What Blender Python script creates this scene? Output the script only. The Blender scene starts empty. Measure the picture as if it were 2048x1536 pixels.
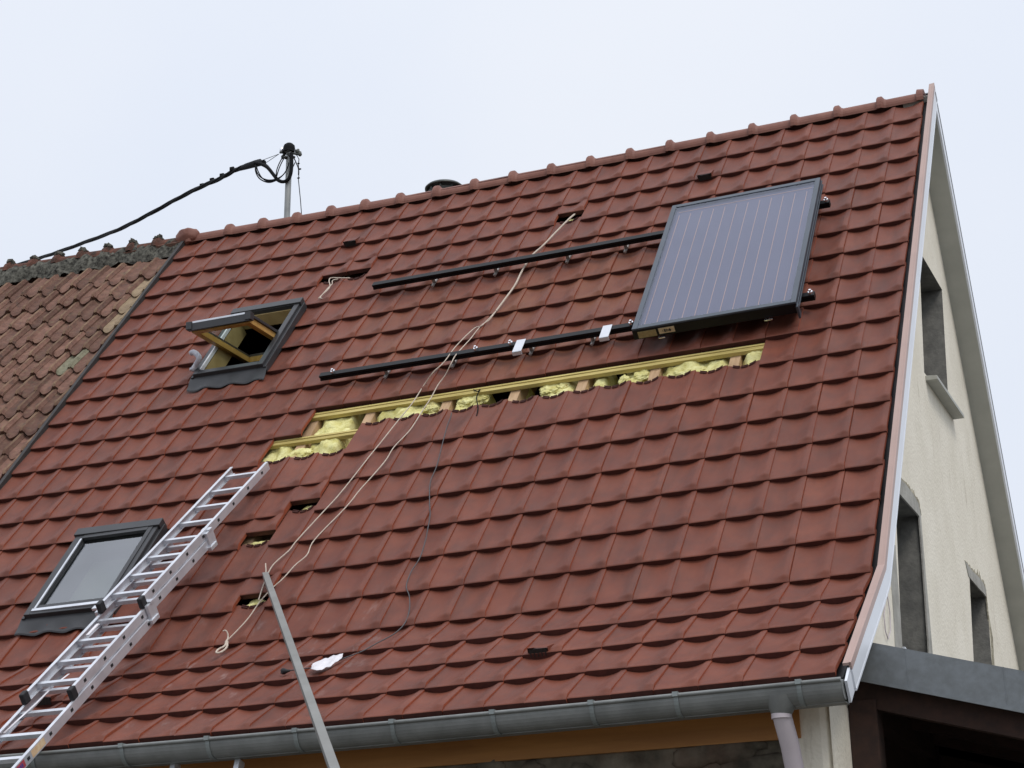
import bpy, bmesh, math, random
from mathutils import Vector, Matrix, noise
from mathutils.geometry import tessellate_polygon

random.seed(11)
R = math.radians
W = 0.25                      # one roof-tile width in metres; lengths below are in tile widths
scene = bpy.context.scene
col = scene.collection

# ------------------------------------------------------------------ camera
FPX = 3782.9                  # focal length in pixels of the 2048 px wide photograph
CAMC = Vector((8.4848, -44.0303, -10.183))
AX = [Vector((0.92592, 0.37717, -0.02183)), Vector((-0.14150, 0.29258, -0.94571)), Vector((-0.35037, 0.87874, 0.32431))]
cd = bpy.data.cameras.new('camera')
cam = bpy.data.objects.new('camera', cd)
col.objects.link(cam)
m3 = Matrix((AX[0], -AX[1], -AX[2])).transposed()
cam.matrix_world = Matrix.Translation(CAMC * W) @ m3.to_4x4()
cd.sensor_width = 36.0
cd.lens = FPX / 2048 * 36
cd.clip_start = 0.1
cd.clip_end = 2000
scene.camera = cam

# ------------------------------------------------------------------ sky, sun, exposure (thin even overcast)
SUN_EL, SUN_AZ = R(54), R(-38)          # sun high, in front of the eaves and to the right
sdir = Vector((math.cos(SUN_EL) * math.cos(SUN_AZ), math.cos(SUN_EL) * math.sin(SUN_AZ), math.sin(SUN_EL)))
world = bpy.data.worlds.new('World')
scene.world = world
world.use_nodes = True
nt = world.node_tree
nt.nodes.clear()
wo = nt.nodes.new('ShaderNodeOutputWorld')
bg = nt.nodes.new('ShaderNodeBackground')
sky = nt.nodes.new('ShaderNodeTexSky')
sky.sky_type = 'NISHITA'
sky.sun_disc = False
sky.sun_elevation = SUN_EL
sky.sun_rotation = math.pi / 2 - SUN_AZ
sky.dust_density = 3.0
tc = nt.nodes.new('ShaderNodeTexCoord')
cl = nt.nodes.new('ShaderNodeTexNoise')
cl.inputs['Scale'].default_value = 2.2
cl.inputs['Detail'].default_value = 5
cr = nt.nodes.new('ShaderNodeValToRGB')
cr.color_ramp.elements[0].position = 0.3
cr.color_ramp.elements[0].color = (7.85, 8.5, 9.75, 1)
cr.color_ramp.elements[1].position = 0.7
cr.color_ramp.elements[1].color = (8.7, 9.1, 9.9, 1)
mx = nt.nodes.new('ShaderNodeMixRGB')
mx.inputs[0].default_value = 0.93
nt.links.new(tc.outputs['Generated'], cl.inputs['Vector'])
nt.links.new(cl.outputs['Fac'], cr.inputs[0])
nt.links.new(sky.outputs[0], mx.inputs[1])
nt.links.new(cr.outputs[0], mx.inputs[2])
sep = nt.nodes.new('ShaderNodeSeparateXYZ')          # overcast: brightest overhead, dim at the horizon
nt.links.new(tc.outputs['Generated'], sep.inputs[0])
gr = nt.nodes.new('ShaderNodeValToRGB')
gr.color_ramp.elements[0].position = 0.0
gr.color_ramp.elements[0].color = (.45, .45, .45, 1)
gr.color_ramp.elements[1].position = 1.0
gr.color_ramp.elements[1].color = (1.65, 1.62, 1.60, 1)
for ps, vv in ((.10, .97), (.52, 1.03)):
    e = gr.color_ramp.elements.new(ps); e.color = (vv, vv, vv, 1)
nt.links.new(sep.outputs['Z'], gr.inputs[0])
mg = nt.nodes.new('ShaderNodeMixRGB'); mg.blend_type = 'MULTIPLY'; mg.inputs[0].default_value = 1
nt.links.new(mx.outputs[0], mg.inputs[1]); nt.links.new(gr.outputs[0], mg.inputs[2])
nt.links.new(mg.outputs[0], bg.inputs['Color'])
bg.inputs['Strength'].default_value = 0.1
nt.links.new(bg.outputs[0], wo.inputs['Surface'])
sl = bpy.data.lights.new('sun', 'SUN')
sl.energy = 1.15
sl.angle = R(18)
sl.color = (1.0, 0.95, 0.88)
so = bpy.data.objects.new('sun', sl)
col.objects.link(so)
so.rotation_euler = (-sdir).to_track_quat('-Z', 'Y').to_euler()
scene.view_settings.view_transform = 'Standard'
scene.view_settings.look = 'None'
scene.view_settings.exposure = 0.0
scene.view_settings.gamma = 1.0
scene.view_settings.use_curve_mapping = False
scene.cycles.max_bounces = 8
scene.cycles.transparent_max_bounces = 12

# ------------------------------------------------------------------ roof geometry helpers
PI1, PI2 = R(50.511), R(32.5)           # pitch of the main slope and of the flatter eaves slope
RR, SAG = 1.48236, 0.11725              # row length; the slight hollow of the slope
KROW = 17                               # row where the slope changes

def rc(k, j, n=0.0):
    """Point of the front slope in tile widths: k columns from the right verge, j rows below the top row, n off the surface."""
    u = (k - 15) / 15
    nn = -SAG * max(0.0, 1 - u * u) + n
    if j <= KROW:
        L = (KROW - j) * RR
        return Vector((-k, L * math.cos(PI1) - nn * math.sin(PI1), L * math.sin(PI1) + nn * math.cos(PI1)))
    M = (j - KROW) * RR
    a = min(1.0, M / 0.6)
    p = PI1 + (PI2 - PI1) * a
    return Vector((-k + 0.04 * M / 6.28 * (1 - k / 19), -M * math.cos(PI2) - nn * math.sin(p), -M * math.sin(PI2) + nn * math.cos(p)))

def rp(k, j, n=0.0):
    return rc(k, j, n) * W

def ray(x, y):
    return AX[0] * ((x - 1024) / FPX) + AX[1] * ((y - 768) / FPX) + AX[2]

def px(P):
    v = P - CAMC
    z = v.dot(AX[2])
    return 1024 + FPX * v.dot(AX[0]) / z, 768 + FPX * v.dot(AX[1]) / z

def kj(x, y, n=0.0):
    """column and row of the roof point seen at x, y in the photograph"""
    k, j = 12.0, 9.0
    for _ in range(30):
        a = px(rc(k, j, n)); b = px(rc(k + .001, j, n)); c = px(rc(k, j + .001, n))
        ex, ey = a[0] - x, a[1] - y
        a11, a12, a21, a22 = (b[0] - a[0]) * 1e3, (c[0] - a[0]) * 1e3, (b[1] - a[1]) * 1e3, (c[1] - a[1]) * 1e3
        D = a11 * a22 - a12 * a21
        k -= .8 * (ex * a22 - a12 * ey) / D
        j -= .8 * (a11 * ey - a21 * ex) / D
    return k, j

def on_roof(x, y, n=0.0):
    return rp(*kj(x, y, n), n)

def on_x(x, y, X):
    d = ray(x, y); return CAMC + d * ((X - CAMC.x) / d.x)

def on_y(x, y, Y):
    d = ray(x, y); return CAMC + d * ((Y - CAMC.y) / d.y)

# ------------------------------------------------------------------ materials
MATS = {}

def mat(name, color, rough=0.6, metal=0.0, var=0.15, scale=8.0, bump=0.0, bscale=60.0, spec=0.5, color2=None, stretch=(1, 1, 1), tint=0.0, lo=0.35, hi=0.65, detail=6, emis=None):
    if name in MATS:
        return MATS[name]
    m = bpy.data.materials.new(name)
    m.use_nodes = True
    t = m.node_tree
    b = t.nodes['Principled BSDF']
    b.inputs['Roughness'].default_value = rough
    b.inputs['Metallic'].default_value = metal
    b.inputs['Specular IOR Level'].default_value = spec
    c = t.nodes.new('ShaderNodeTexCoord')
    mp = t.nodes.new('ShaderNodeMapping')
    mp.inputs['Scale'].default_value = stretch
    t.links.new(c.outputs['Object'], mp.inputs['Vector'])
    n = t.nodes.new('ShaderNodeTexNoise')
    n.inputs['Scale'].default_value = scale
    n.inputs['Detail'].default_value = detail
    n.inputs['Roughness'].default_value = 0.6
    t.links.new(mp.outputs[0], n.inputs['Vector'])
    rmp = t.nodes.new('ShaderNodeValToRGB')
    c2 = color2 or tuple(x * (1 + var) for x in color)
    c1 = color if color2 else tuple(x * (1 - var) for x in color)
    rmp.color_ramp.elements[0].position = lo
    rmp.color_ramp.elements[0].color = (*c1, 1)
    rmp.color_ramp.elements[1].position = hi
    rmp.color_ramp.elements[1].color = (*c2, 1)
    t.links.new(n.outputs['Fac'], rmp.inputs[0])
    out = rmp.outputs[0]
    if tint:
        at = t.nodes.new('ShaderNodeAttribute')
        at.attribute_name = 'tint'
        mr = t.nodes.new('ShaderNodeMapRange')
        mr.inputs[3].default_value = 1 - tint
        mr.inputs[4].default_value = 1 + tint
        t.links.new(at.outputs['Fac'], mr.inputs[0])
        mm = t.nodes.new('ShaderNodeMixRGB')
        mm.blend_type = 'MULTIPLY'
        mm.inputs[0].default_value = 1
        t.links.new(out, mm.inputs[1])
        t.links.new(mr.outputs[0], mm.inputs[2])
        out = mm.outputs[0]
    t.links.new(out, b.inputs['Base Color'])
    if bump:
        n2 = t.nodes.new('ShaderNodeTexNoise')
        n2.inputs['Scale'].default_value = bscale
        n2.inputs['Detail'].default_value = 6
        t.links.new(mp.outputs[0], n2.inputs['Vector'])
        bp = t.nodes.new('ShaderNodeBump')
        bp.inputs['Strength'].default_value = bump
        bp.inputs['Distance'].default_value = 0.01
        t.links.new(n2.outputs['Fac'], bp.inputs['Height'])
        t.links.new(bp.outputs[0], b.inputs['Normal'])
    MATS[name] = m
    return m

def add_layer(m, color, scale, lo, hi, amount, stretch=(1, 1, 1), loc=(0, 0, 0), box=None):
    """second colour (dust, lichen, stains) mixed over the base through its own noise; box limits it to a patch of the object"""
    t = m.node_tree
    b = t.nodes['Principled BSDF']
    src = b.inputs['Base Color'].links[0].from_socket
    c = t.nodes.new('ShaderNodeTexCoord')
    mp = t.nodes.new('ShaderNodeMapping')
    mp.inputs['Scale'].default_value = stretch
    mp.inputs['Location'].default_value = loc
    t.links.new(c.outputs['Object'], mp.inputs['Vector'])
    n = t.nodes.new('ShaderNodeTexNoise')
    n.inputs['Scale'].default_value = scale
    n.inputs['Detail'].default_value = 7
    n.inputs['Roughness'].default_value = 0.65
    t.links.new(mp.outputs[0], n.inputs['Vector'])
    mr = t.nodes.new('ShaderNodeMapRange')
    mr.inputs[1].default_value = lo
    mr.inputs[2].default_value = hi
    mr.inputs[3].default_value = 0
    mr.inputs[4].default_value = amount
    t.links.new(n.outputs['Fac'], mr.inputs[0])
    fac = mr.outputs[0]
    if box:
        ctr, rad = box
        vs = t.nodes.new('ShaderNodeVectorMath'); vs.operation = 'SUBTRACT'
        t.links.new(c.outputs['Object'], vs.inputs[0]); vs.inputs[1].default_value = ctr
        vd = t.nodes.new('ShaderNodeVectorMath'); vd.operation = 'DIVIDE'
        t.links.new(vs.outputs[0], vd.inputs[0]); vd.inputs[1].default_value = rad
        vl = t.nodes.new('ShaderNodeVectorMath'); vl.operation = 'LENGTH'
        t.links.new(vd.outputs[0], vl.inputs[0])
        mr2 = t.nodes.new('ShaderNodeMapRange')
        mr2.inputs[1].default_value = 1.0; mr2.inputs[2].default_value = 0.3
        mr2.inputs[3].default_value = 0; mr2.inputs[4].default_value = 1
        t.links.new(vl.outputs['Value'], mr2.inputs[0])
        mu = t.nodes.new('ShaderNodeMath'); mu.operation = 'MULTIPLY'
        t.links.new(fac, mu.inputs[0]); t.links.new(mr2.outputs[0], mu.inputs[1])
        fac = mu.outputs[0]
    mm = t.nodes.new('ShaderNodeMixRGB')
    t.links.new(fac, mm.inputs[0])
    t.links.new(src, mm.inputs[1])
    mm.inputs[2].default_value = (*color, 1)
    t.links.new(mm.outputs[0], b.inputs['Base Color'])
    return m

clay = mat('red_clay_tile', (0.150, 0.043, 0.026), 0.56, color2=(0.192, 0.060, 0.035), scale=3.2, tint=0.065, bump=0.22, bscale=170, spec=0.26)
add_layer(clay, (0.105, 0.044, 0.034), 6.0, 0.44, 0.66, 0.45, loc=(3, 1, 2))
add_layer(clay, (0.21, 0.080, 0.042), 1.7, 0.42, 0.62, 0.8, loc=(7, 4, 1), box=(tuple(rp(13, 6.5)), (2.3, 1.5, 1.8)))
add_layer(clay, (0.36, 0.27, 0.25), 9.0, 0.60, 0.72, 0.55, stretch=(1, .35, .35), box=(tuple(rp(16, 18.5)), (1.6, 1.6, 1.2)))
add_layer(clay, (0.075, 0.034, 0.027), 2.6, 0.50, 0.72, 0.5, stretch=(2.2, .45, .45), loc=(5, 8, 2))
clay_edge_shaded = mat('clay_tile_edge_shaded', (0.070, 0.018, 0.012), 0.75, var=0.2, scale=20)  # darkened clay: shade under each tile nose is put into the colour
clay_side = mat('clay_tile_side', (0.28, 0.060, 0.022), 0.8, var=0.2, scale=20)
ridge_m = mat('ridge_clay', (0.165, 0.058, 0.038), 0.65, color2=(0.23, 0.092, 0.062), scale=6, bump=0.12, bscale=90)
old_clay = mat('weathered_clay_tile', (0.130, 0.068, 0.051), 0.85, color2=(0.20, 0.109, 0.080), scale=12, tint=0.28, bump=0.5, bscale=60, spec=0.2)
add_layer(old_clay, (0.20, 0.145, 0.09), 14, 0.54, 0.70, 0.6, loc=(2, 5, 1))
add_layer(old_clay, (0.055, 0.050, 0.045), 18, 0.54, 0.70, 0.6, loc=(9, 2, 4))
old_rib = mat('lichened_tile_rib', (0.15, 0.080, 0.056), 0.9, color2=(0.235, 0.155, 0.098), scale=9, tint=0.2, bump=0.4, spec=0.2)
add_layer(old_rib, (0.06, 0.05, 0.042), 16, 0.54, 0.70, 0.7)
old_pale = mat('pale_lichen_tile', (0.26, 0.19, 0.125), 0.9, color2=(0.33, 0.25, 0.16), scale=9, bump=0.4, tint=0.1, spec=0.2)
add_layer(old_pale, (0.10, 0.08, 0.06), 14, 0.52, 0.72, 0.7)
old_green = mat('grey_green_mossy_tile', (0.19, 0.18, 0.12), 0.9, color2=(0.25, 0.235, 0.165), scale=16, bump=0.5, spec=0.2)
add_layer(old_green, (0.09, 0.09, 0.06), 20, 0.52, 0.66, 0.8)
moss = mat('mossy_mortar', (0.022, 0.021, 0.019), 0.95, color2=(0.16, 0.155, 0.13), scale=24, bump=1.0, bscale=30, spec=0.1)
old_ridge_m = mat('old_ridge_clay', (0.05, 0.036, 0.03), 0.9, color2=(0.16, 0.07, 0.05), scale=9, bump=0.6, bscale=40, spec=0.15)
zinc = mat('zinc_sheet', (0.175, 0.182, 0.175), 0.55, 0.35, color2=(0.25, 0.258, 0.248), scale=5, bump=0.06, bscale=50)
zinc_dark = mat('weathered_zinc_fascia', (0.150, 0.163, 0.168), 0.5, 0.3, color2=(0.19, 0.208, 0.22), scale=18, bump=0.05)
cap_m = mat('pinkish_beige_coated_sheet', (0.40, 0.275, 0.235), 0.45, var=0.06, scale=3)
white_m = mat('white_fascia_board', (0.72, 0.75, 0.80), 0.4, var=0.03, scale=3)
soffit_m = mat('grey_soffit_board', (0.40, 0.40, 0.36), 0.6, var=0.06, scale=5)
render_m = mat('cream_render', (0.74, 0.69, 0.575), 0.9, color2=(0.82, 0.77, 0.655), scale=2.5, bump=0.6, bscale=38, spec=0.2)
add_layer(render_m, (0.30, 0.25, 0.17), 8, 0.60, 0.76, 0.5, stretch=(1.5, 1.5, .25), loc=(1, 7, 3))
add_layer(render_m, (0.78, 0.73, 0.62), 3, 0.5, 0.7, 0.5, stretch=(1, 1, .4), loc=(5, 1, 8))
concrete = mat('bare_concrete', (0.30, 0.29, 0.26), 0.9, color2=(0.42, 0.41, 0.37), scale=7, bump=0.4, bscale=40, spec=0.2)
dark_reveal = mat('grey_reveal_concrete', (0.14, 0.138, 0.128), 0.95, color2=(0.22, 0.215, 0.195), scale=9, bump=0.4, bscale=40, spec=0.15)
stain = mat('rough_broken_edge', (0.20, 0.18, 0.13), 0.95, color2=(0.52, 0.48, 0.37), scale=18, bump=0.8, bscale=30, spec=0.1)
stone = mat('old_rubble_stone', (0.045, 0.04, 0.03), 0.95, color2=(0.22, 0.19, 0.145), scale=4.5, bump=1.0, bscale=14, spec=0.15, lo=0.3, hi=0.75)
add_layer(stone, (0.14, 0.085, 0.06), 2.0, 0.5, 0.7, 0.6)
orange_wood = mat('orange_stained_board', (0.32, 0.135, 0.03), 0.6, color2=(0.42, 0.19, 0.045), scale=5, stretch=(.25, 3, 3))
batten_m = mat('yellow_treated_batten', (0.40, 0.31, 0.09), 0.75, color2=(0.60, 0.49, 0.18), scale=9, stretch=(.3, 4, 4))
rafter_m = mat('pale_spruce_rafter', (0.42, 0.27, 0.15), 0.75, color2=(0.55, 0.37, 0.215), scale=7, stretch=(5, 1, 1))
wool = mat('yellow_mineral_wool', (0.60, 0.54, 0.19), 0.95, color2=(0.84, 0.80, 0.40), scale=14, bump=0.7, bscale=120, spec=0.1)
add_layer(wool, (0.34, 0.21, 0.07), 9, 0.58, 0.7, 0.6)
black_metal = mat('black_anodised_metal', (0.006, 0.006, 0.007), 0.45, 0.0, var=0.2, scale=10, spec=0.2)
frame_grey = mat('dark_grey_aluminium', (0.042, 0.043, 0.046), 0.45, 0.2, var=0.1, scale=6)
pane_frame = mat('collector_frame', (0.070, 0.085, 0.105), 0.4, 0.35, var=0.08, scale=6)
pine = mat('varnished_pine', (0.42, 0.235, 0.055), 0.4, color2=(0.55, 0.33, 0.10), scale=6, stretch=(4, 1, 1))
lining = mat('pale_pine_lining', (0.36, 0.25, 0.10), 0.6, color2=(0.45, 0.33, 0.15), scale=6)
alu = mat('bright_aluminium', (0.60, 0.62, 0.66), 0.38, 0.55, color2=(0.72, 0.74, 0.78), scale=9, bump=0.03, bscale=40)
alu_dull = mat('dull_grey_aluminium', (0.20, 0.20, 0.185), 0.6, 0.25, color2=(0.25, 0.25, 0.235), scale=3)
steel = mat('galvanised_steel', (0.30, 0.27, 0.25), 0.5, 0.5, var=0.2, scale=25)
plate_m = mat('milled_aluminium_plate', (0.66, 0.68, 0.72), 0.4, 0.25, var=0.05, scale=9)
chrome = mat('bright_bolt_metal', (0.8, 0.8, 0.82), 0.2, 0.9, var=0.05)
rubber = mat('black_rubber', (0.012, 0.012, 0.014), 0.7, var=0.2, scale=30)
cable_m = mat('black_cable_sheath', (0.007, 0.0075, 0.009), 0.7, var=0.3, scale=20, spec=0.15)
grey_cable_m = mat('dark_grey_flex', (0.07, 0.068, 0.072), 0.6, var=0.2, scale=20)
rope_m = mat('beige_hemp_rope', (0.52, 0.44, 0.36), 0.9, color2=(0.68, 0.59, 0.50), scale=60, bump=0.5, bscale=200, spec=0.1)
white_pl = mat('white_plastic_film', (0.75, 0.73, 0.76), 0.4, var=0.08, scale=14)
pvc = mat('off_white_pvc_pipe', (0.53, 0.47, 0.49), 0.45, var=0.05, scale=4)
cloth_m = mat('white_grey_cloth', (0.42, 0.42, 0.47), 0.9, color2=(0.66, 0.66, 0.70), scale=18, bump=0.5)
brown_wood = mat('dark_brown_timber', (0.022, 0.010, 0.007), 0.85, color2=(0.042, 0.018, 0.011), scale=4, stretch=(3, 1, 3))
dark_void = mat('dark_void_board', (0.02, 0.018, 0.016), 0.95, var=0.2)  # near-black boards; also paints the shade of unlit interiors behind openings
cowl_m = mat('dull_cowl_metal', (0.05, 0.056, 0.052), 0.5, 0.3, color2=(0.09, 0.096, 0.085), scale=12)
pole_m = mat('galvanised_mast', (0.25, 0.26, 0.255), 0.5, 0.4, color2=(0.34, 0.35, 0.34), scale=6)
cream_lbl = mat('cream_paper_label', (0.45, 0.35, 0.22), 0.7, var=0.15, scale=40)
tan_lbl = mat('tan_paper_label', (0.25, 0.19, 0.085), 0.7, var=0.15, scale=40)
ink = mat('black_print', (0.02, 0.02, 0.02), 0.7, var=0.0)
red_lbl = mat('red_sticker', (0.42, 0.06, 0.075), 0.5, var=0.15, scale=40)
blue_ink = mat('blue_print', (0.05, 0.05, 0.26), 0.5, var=0.1)
orange_lbl = mat('pale_orange_sticker', (0.62, 0.40, 0.22), 0.5, color2=(0.70, 0.55, 0.36), scale=30)
copper_line = mat('copper_weld_line', (0.44, 0.27, 0.19), 0.5, 0.2, var=0.2, scale=60)
absorber_m = mat('dark_blue_absorber', (0.052, 0.054, 0.092), 0.6, 0.0, color2=(0.064, 0.066, 0.108), scale=1.4)
ground_m = mat('gravel_yard', (0.10, 0.095, 0.08), 0.95, color2=(0.17, 0.16, 0.14), scale=3, bump=0.6, bscale=30)
leaf_m = mat('dark_leaf', (0.018, 0.035, 0.018), 0.7, color2=(0.045, 0.075, 0.03), scale=3)
bark_m = mat('bark', (0.06, 0.045, 0.035), 0.9, var=0.3)

def glass(name, refl_mul=1.0, tintc=(1, 1, 1), ior=1.6, rough=0.03, rtint=(.95, .97, 1.0), cloud=.12):
    m = bpy.data.materials.new(name)
    m.use_nodes = True
    t = m.node_tree
    t.nodes.clear()
    o = t.nodes.new('ShaderNodeOutputMaterial')
    tr = t.nodes.new('ShaderNodeBsdfTransparent'); tr.inputs[0].default_value = (*tintc, 1)
    gl = t.nodes.new('ShaderNodeBsdfGlossy'); gl.inputs['Roughness'].default_value = rough; gl.inputs['Color'].default_value = (*rtint, 1)
    fr = t.nodes.new('ShaderNodeFresnel'); fr.inputs[0].default_value = ior
    mu = t.nodes.new('ShaderNodeMath'); mu.operation = 'MULTIPLY'; mu.inputs[1].default_value = refl_mul; mu.use_clamp = True
    c = t.nodes.new('ShaderNodeTexCoord')
    n = t.nodes.new('ShaderNodeTexNoise'); n.inputs['Scale'].default_value = 1.3
    t.links.new(c.outputs['Object'], n.inputs['Vector'])
    mr = t.nodes.new('ShaderNodeMapRange'); mr.inputs[1].default_value = .3; mr.inputs[2].default_value = .7; mr.inputs[3].default_value = 1 - cloud; mr.inputs[4].default_value = 1 + cloud
    t.links.new(n.outputs['Fac'], mr.inputs[0])
    m2 = t.nodes.new('ShaderNodeMath'); m2.operation = 'MULTIPLY'; m2.use_clamp = True
    mi = t.nodes.new('ShaderNodeMixShader')
    t.links.new(fr.outputs[0], mu.inputs[0])
    t.links.new(mu.outputs[0], m2.inputs[0]); t.links.new(mr.outputs[0], m2.inputs[1])
    ge = t.nodes.new('ShaderNodeNewGeometry')           # a thin pane: only its outer side mirrors
    sb = t.nodes.new('ShaderNodeMath'); sb.operation = 'SUBTRACT'; sb.inputs[0].default_value = 1; t.links.new(ge.outputs['Backfacing'], sb.inputs[1])
    m3_ = t.nodes.new('ShaderNodeMath'); m3_.operation = 'MULTIPLY'; t.links.new(m2.outputs[0], m3_.inputs[0]); t.links.new(sb.outputs[0], m3_.inputs[1])
    t.links.new(m3_.outputs[0], mi.inputs[0]); t.links.new(tr.outputs[0], mi.inputs[1]); t.links.new(gl.outputs[0], mi.inputs[2])
    t.links.new(mi.outputs[0], o.inputs[0])
    return m

glass_coll = glass('collector_glass', 1.02, (.96, .96, .98), 1.6, 0.02, (.84, .88, 1.0), .04)
glass_win = glass('window_glass', 2.1, (.60, .66, .62), 1.62, 0.03)
glass_open = glass('open_window_glass', 0.5, (.80, .86, .83), 1.5, 0.02)

# ------------------------------------------------------------------ mesh builder
class MB:
    def __init__(s):
        s.v, s.f, s.m, s.t, s.sm = [], [], [], [], []

    def add(s, vs, fs, m=0, tint=.5, smooth=False):
        o = len(s.v)
        s.v += [tuple(p) for p in vs]
        for f in fs:
            s.f.append([o + i for i in f]); s.m.append(m); s.t.append(tint); s.sm.append(smooth)

    def hexa(s, p, m=0, tint=.5):
        """p: four bottom corners then the four above them, in order"""
        s.add(p, [(0, 3, 2, 1), (4, 5, 6, 7), (0, 1, 5, 4), (1, 2, 6, 5), (2, 3, 7, 6), (3, 0, 4, 7)], m, tint)

    def rbox(s, k0, k1, j0, j1, n0, n1, m=0, tint=.5):
        """box lying on the roof slope"""
        s.hexa([rp(k, j, n) for n in (n0, n1) for k, j in ((k0, j0), (k1, j0), (k1, j1), (k0, j1))], m, tint)

    def box(s, a, b, m=0):
        """axis-aligned box, corners in tile widths"""
        x0, y0, z0 = a; x1, y1, z1 = b
        s.hexa([Vector(p) * W for p in ((x0, y0, z0), (x1, y0, z0), (x1, y1, z0), (x0, y1, z0), (x0, y0, z1), (x1, y0, z1), (x1, y1, z1), (x0, y1, z1))], m)

    def beam(s, a, b, w, h, up, m=0):
        """square bar from a to b (metres), w across, h along up"""
        d = (b - a).normalized()
        x = d.cross(up).normalized(); z = x.cross(d)
        s.hexa([c + x * (w / 2 * sx) + z * (h / 2 * sz) for c in (a, b) for sx, sz in ((-1, -1), (1, -1), (1, 1), (-1, 1))], m)

    def tube(s, pts, r, seg=8, m=0, cap=True, smooth=True):
        pts = [Vector(p) for p in pts]
        rs = r if isinstance(r, (list, tuple)) else [r] * len(pts)
        d0 = (pts[1] - pts[0]).normalized()
        x = d0.orthogonal().normalized()
        vs = []
        for i, p in enumerate(pts):
            d = (pts[min(i + 1, len(pts) - 1)] - pts[max(i - 1, 0)]).normalized()
            x = (x - d * x.dot(d)).normalized()
            y = d.cross(x)
            for q in range(seg):
                a = 2 * math.pi * q / seg
                vs.append(p + (x * math.cos(a) + y * math.sin(a)) * rs[i])
        fs = []
        for i in range(len(pts) - 1):
            for q in range(seg):
                q2 = (q + 1) % seg
                fs.append((i * seg + q, i * seg + q2, (i + 1) * seg + q2, (i + 1) * seg + q))
        s.add(vs, fs, m, .5, smooth)
        if cap:
            s.add(vs[:seg], [tuple(range(seg))[::-1]], m)
            s.add(vs[-seg:], [tuple(range(seg))], m)

    def grid(s, rows, m=0, tint=.5, smooth=True, skip=None):
        nu = len(rows[0])
        vs = [p for r in rows for p in r]
        fs = []
        for a in range(len(rows) - 1):
            for b in range(nu - 1):
                if skip and skip(a, b):
                    continue
                fs.append((a * nu + b, a * nu + b + 1, (a + 1) * nu + b + 1, (a + 1) * nu + b))
        s.add(vs, fs, m, tint, smooth)

    def sweep(s, prof, paths, m=0, closed=True, smooth=False):
        """prof index over paths: paths[i] is the list of points of section i"""
        nu = len(paths[0])
        vs = [p for r in paths for p in r]
        fs = []
        for a in range(len(paths) - 1):
            for b in range(nu if closed else nu - 1):
                b2 = (b + 1) % nu
                fs.append((a * nu + b, a * nu + b2, (a + 1) * nu + b2, (a + 1) * nu + b))
        s.add(vs, fs, m, .5, smooth)
        if closed:
            s.add(paths[0], [tuple(range(nu))[::-1]], m)
            s.add(paths[-1], [tuple(range(nu))], m)

    def blob(s, c, ax, m=0, amp=.3, fr=2.0, sub=3, seed=0, fine=0.0):
        bm = bmesh.new()
        bmesh.ops.create_icosphere(bm, subdivisions=sub, radius=1)
        vs = []
        for v in bm.verts:
            q = v.co.copy()
            d = 1 + amp * noise.fractal(q * fr + Vector((seed, seed * .7, 3)), 1.0, 2.0, 4)
            if fine: d += fine * noise.fractal(q * 11, .8, 2.0, 3)
            q *= d
            vs.append(c + ax[0] * q.x + ax[1] * q.y + ax[2] * q.z)
        bm.verts.index_update()
        s.add(vs, [[v.index for v in f.verts] for f in bm.faces], m, .5, True)
        bm.free()

    def poly(s, outer, holes=(), m=0):
        lists = [list(outer)] + [list(h) for h in holes]
        flat = [p for l in lists for p in l]
        tr = tessellate_polygon(lists)
        s.add(flat, [tuple(t) for t in tr], m)

    def build(s, name, mats, parent=None, bevel=0.0, fixn=True):
        me = bpy.data.meshes.new(name)
        me.from_pydata(s.v, [], s.f)
        for mm in (mats if isinstance(mats, (list, tuple)) else [mats]):
            me.materials.append(mm)
        me.polygons.foreach_set('material_index', s.m)
        me.polygons.foreach_set('use_smooth', s.sm)
        a = me.attributes.new('tint', 'FLOAT', 'FACE')
        a.data.foreach_set('value', s.t)
        if fixn:
            bm = bmesh.new(); bm.from_mesh(me)
            bmesh.ops.recalc_face_normals(bm, faces=bm.faces)
            bm.to_mesh(me); bm.free()
        me.update()
        o = bpy.data.objects.new(name, me)
        col.objects.link(o)
        if parent:
            o.parent = parent
            if parent.type == 'EMPTY':
                o.matrix_parent_inverse = Matrix.Translation(-parent.location)
        if bevel:
            b = o.modifiers.new('bevel', 'BEVEL'); b.width = bevel; b.segments = 2; b.limit_method = 'ANGLE'
        return o

def thing(name, label, cat, loc, group=None):
    o = bpy.data.objects.new(name, None)
    o.empty_display_size = .2
    col.objects.link(o)
    o.location = loc
    return tag(o, label, cat, group)

def tag(o, label, cat, group=None):
    o['label'] = label; o['category'] = cat
    if group: o['group'] = group
    return o

def struct(o):
    o['kind'] = 'structure'
    return o

def smooth01(x):
    x = max(0., min(1., x)); return x * x * (3 - 2 * x)

# ------------------------------------------------------------------ ground
g = MB()
ZG = -16.6
g.add([Vector(p) * W for p in ((-1600, -1600, ZG), (1600, -1600, ZG), (1600, 1600, ZG), (-1600, 1600, ZG))], [(0, 1, 2, 3)])
struct(g.build('ground', ground_m))

# ------------------------------------------------------------------ house
house = thing('house', 'cream rendered house with steep red tiled roof under repair, solar panel being mounted', 'house', Vector((-15, 6, ZG)) * W)

# roof windows as k0, k1, j0, j1 cut out of the tiling
WIN = [(21.9, 24.72, 4.08, 7.0), (22.05, 25.05, 12.98, 15.72)]
FL = .12
A_, T_ = .056, .114

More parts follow.
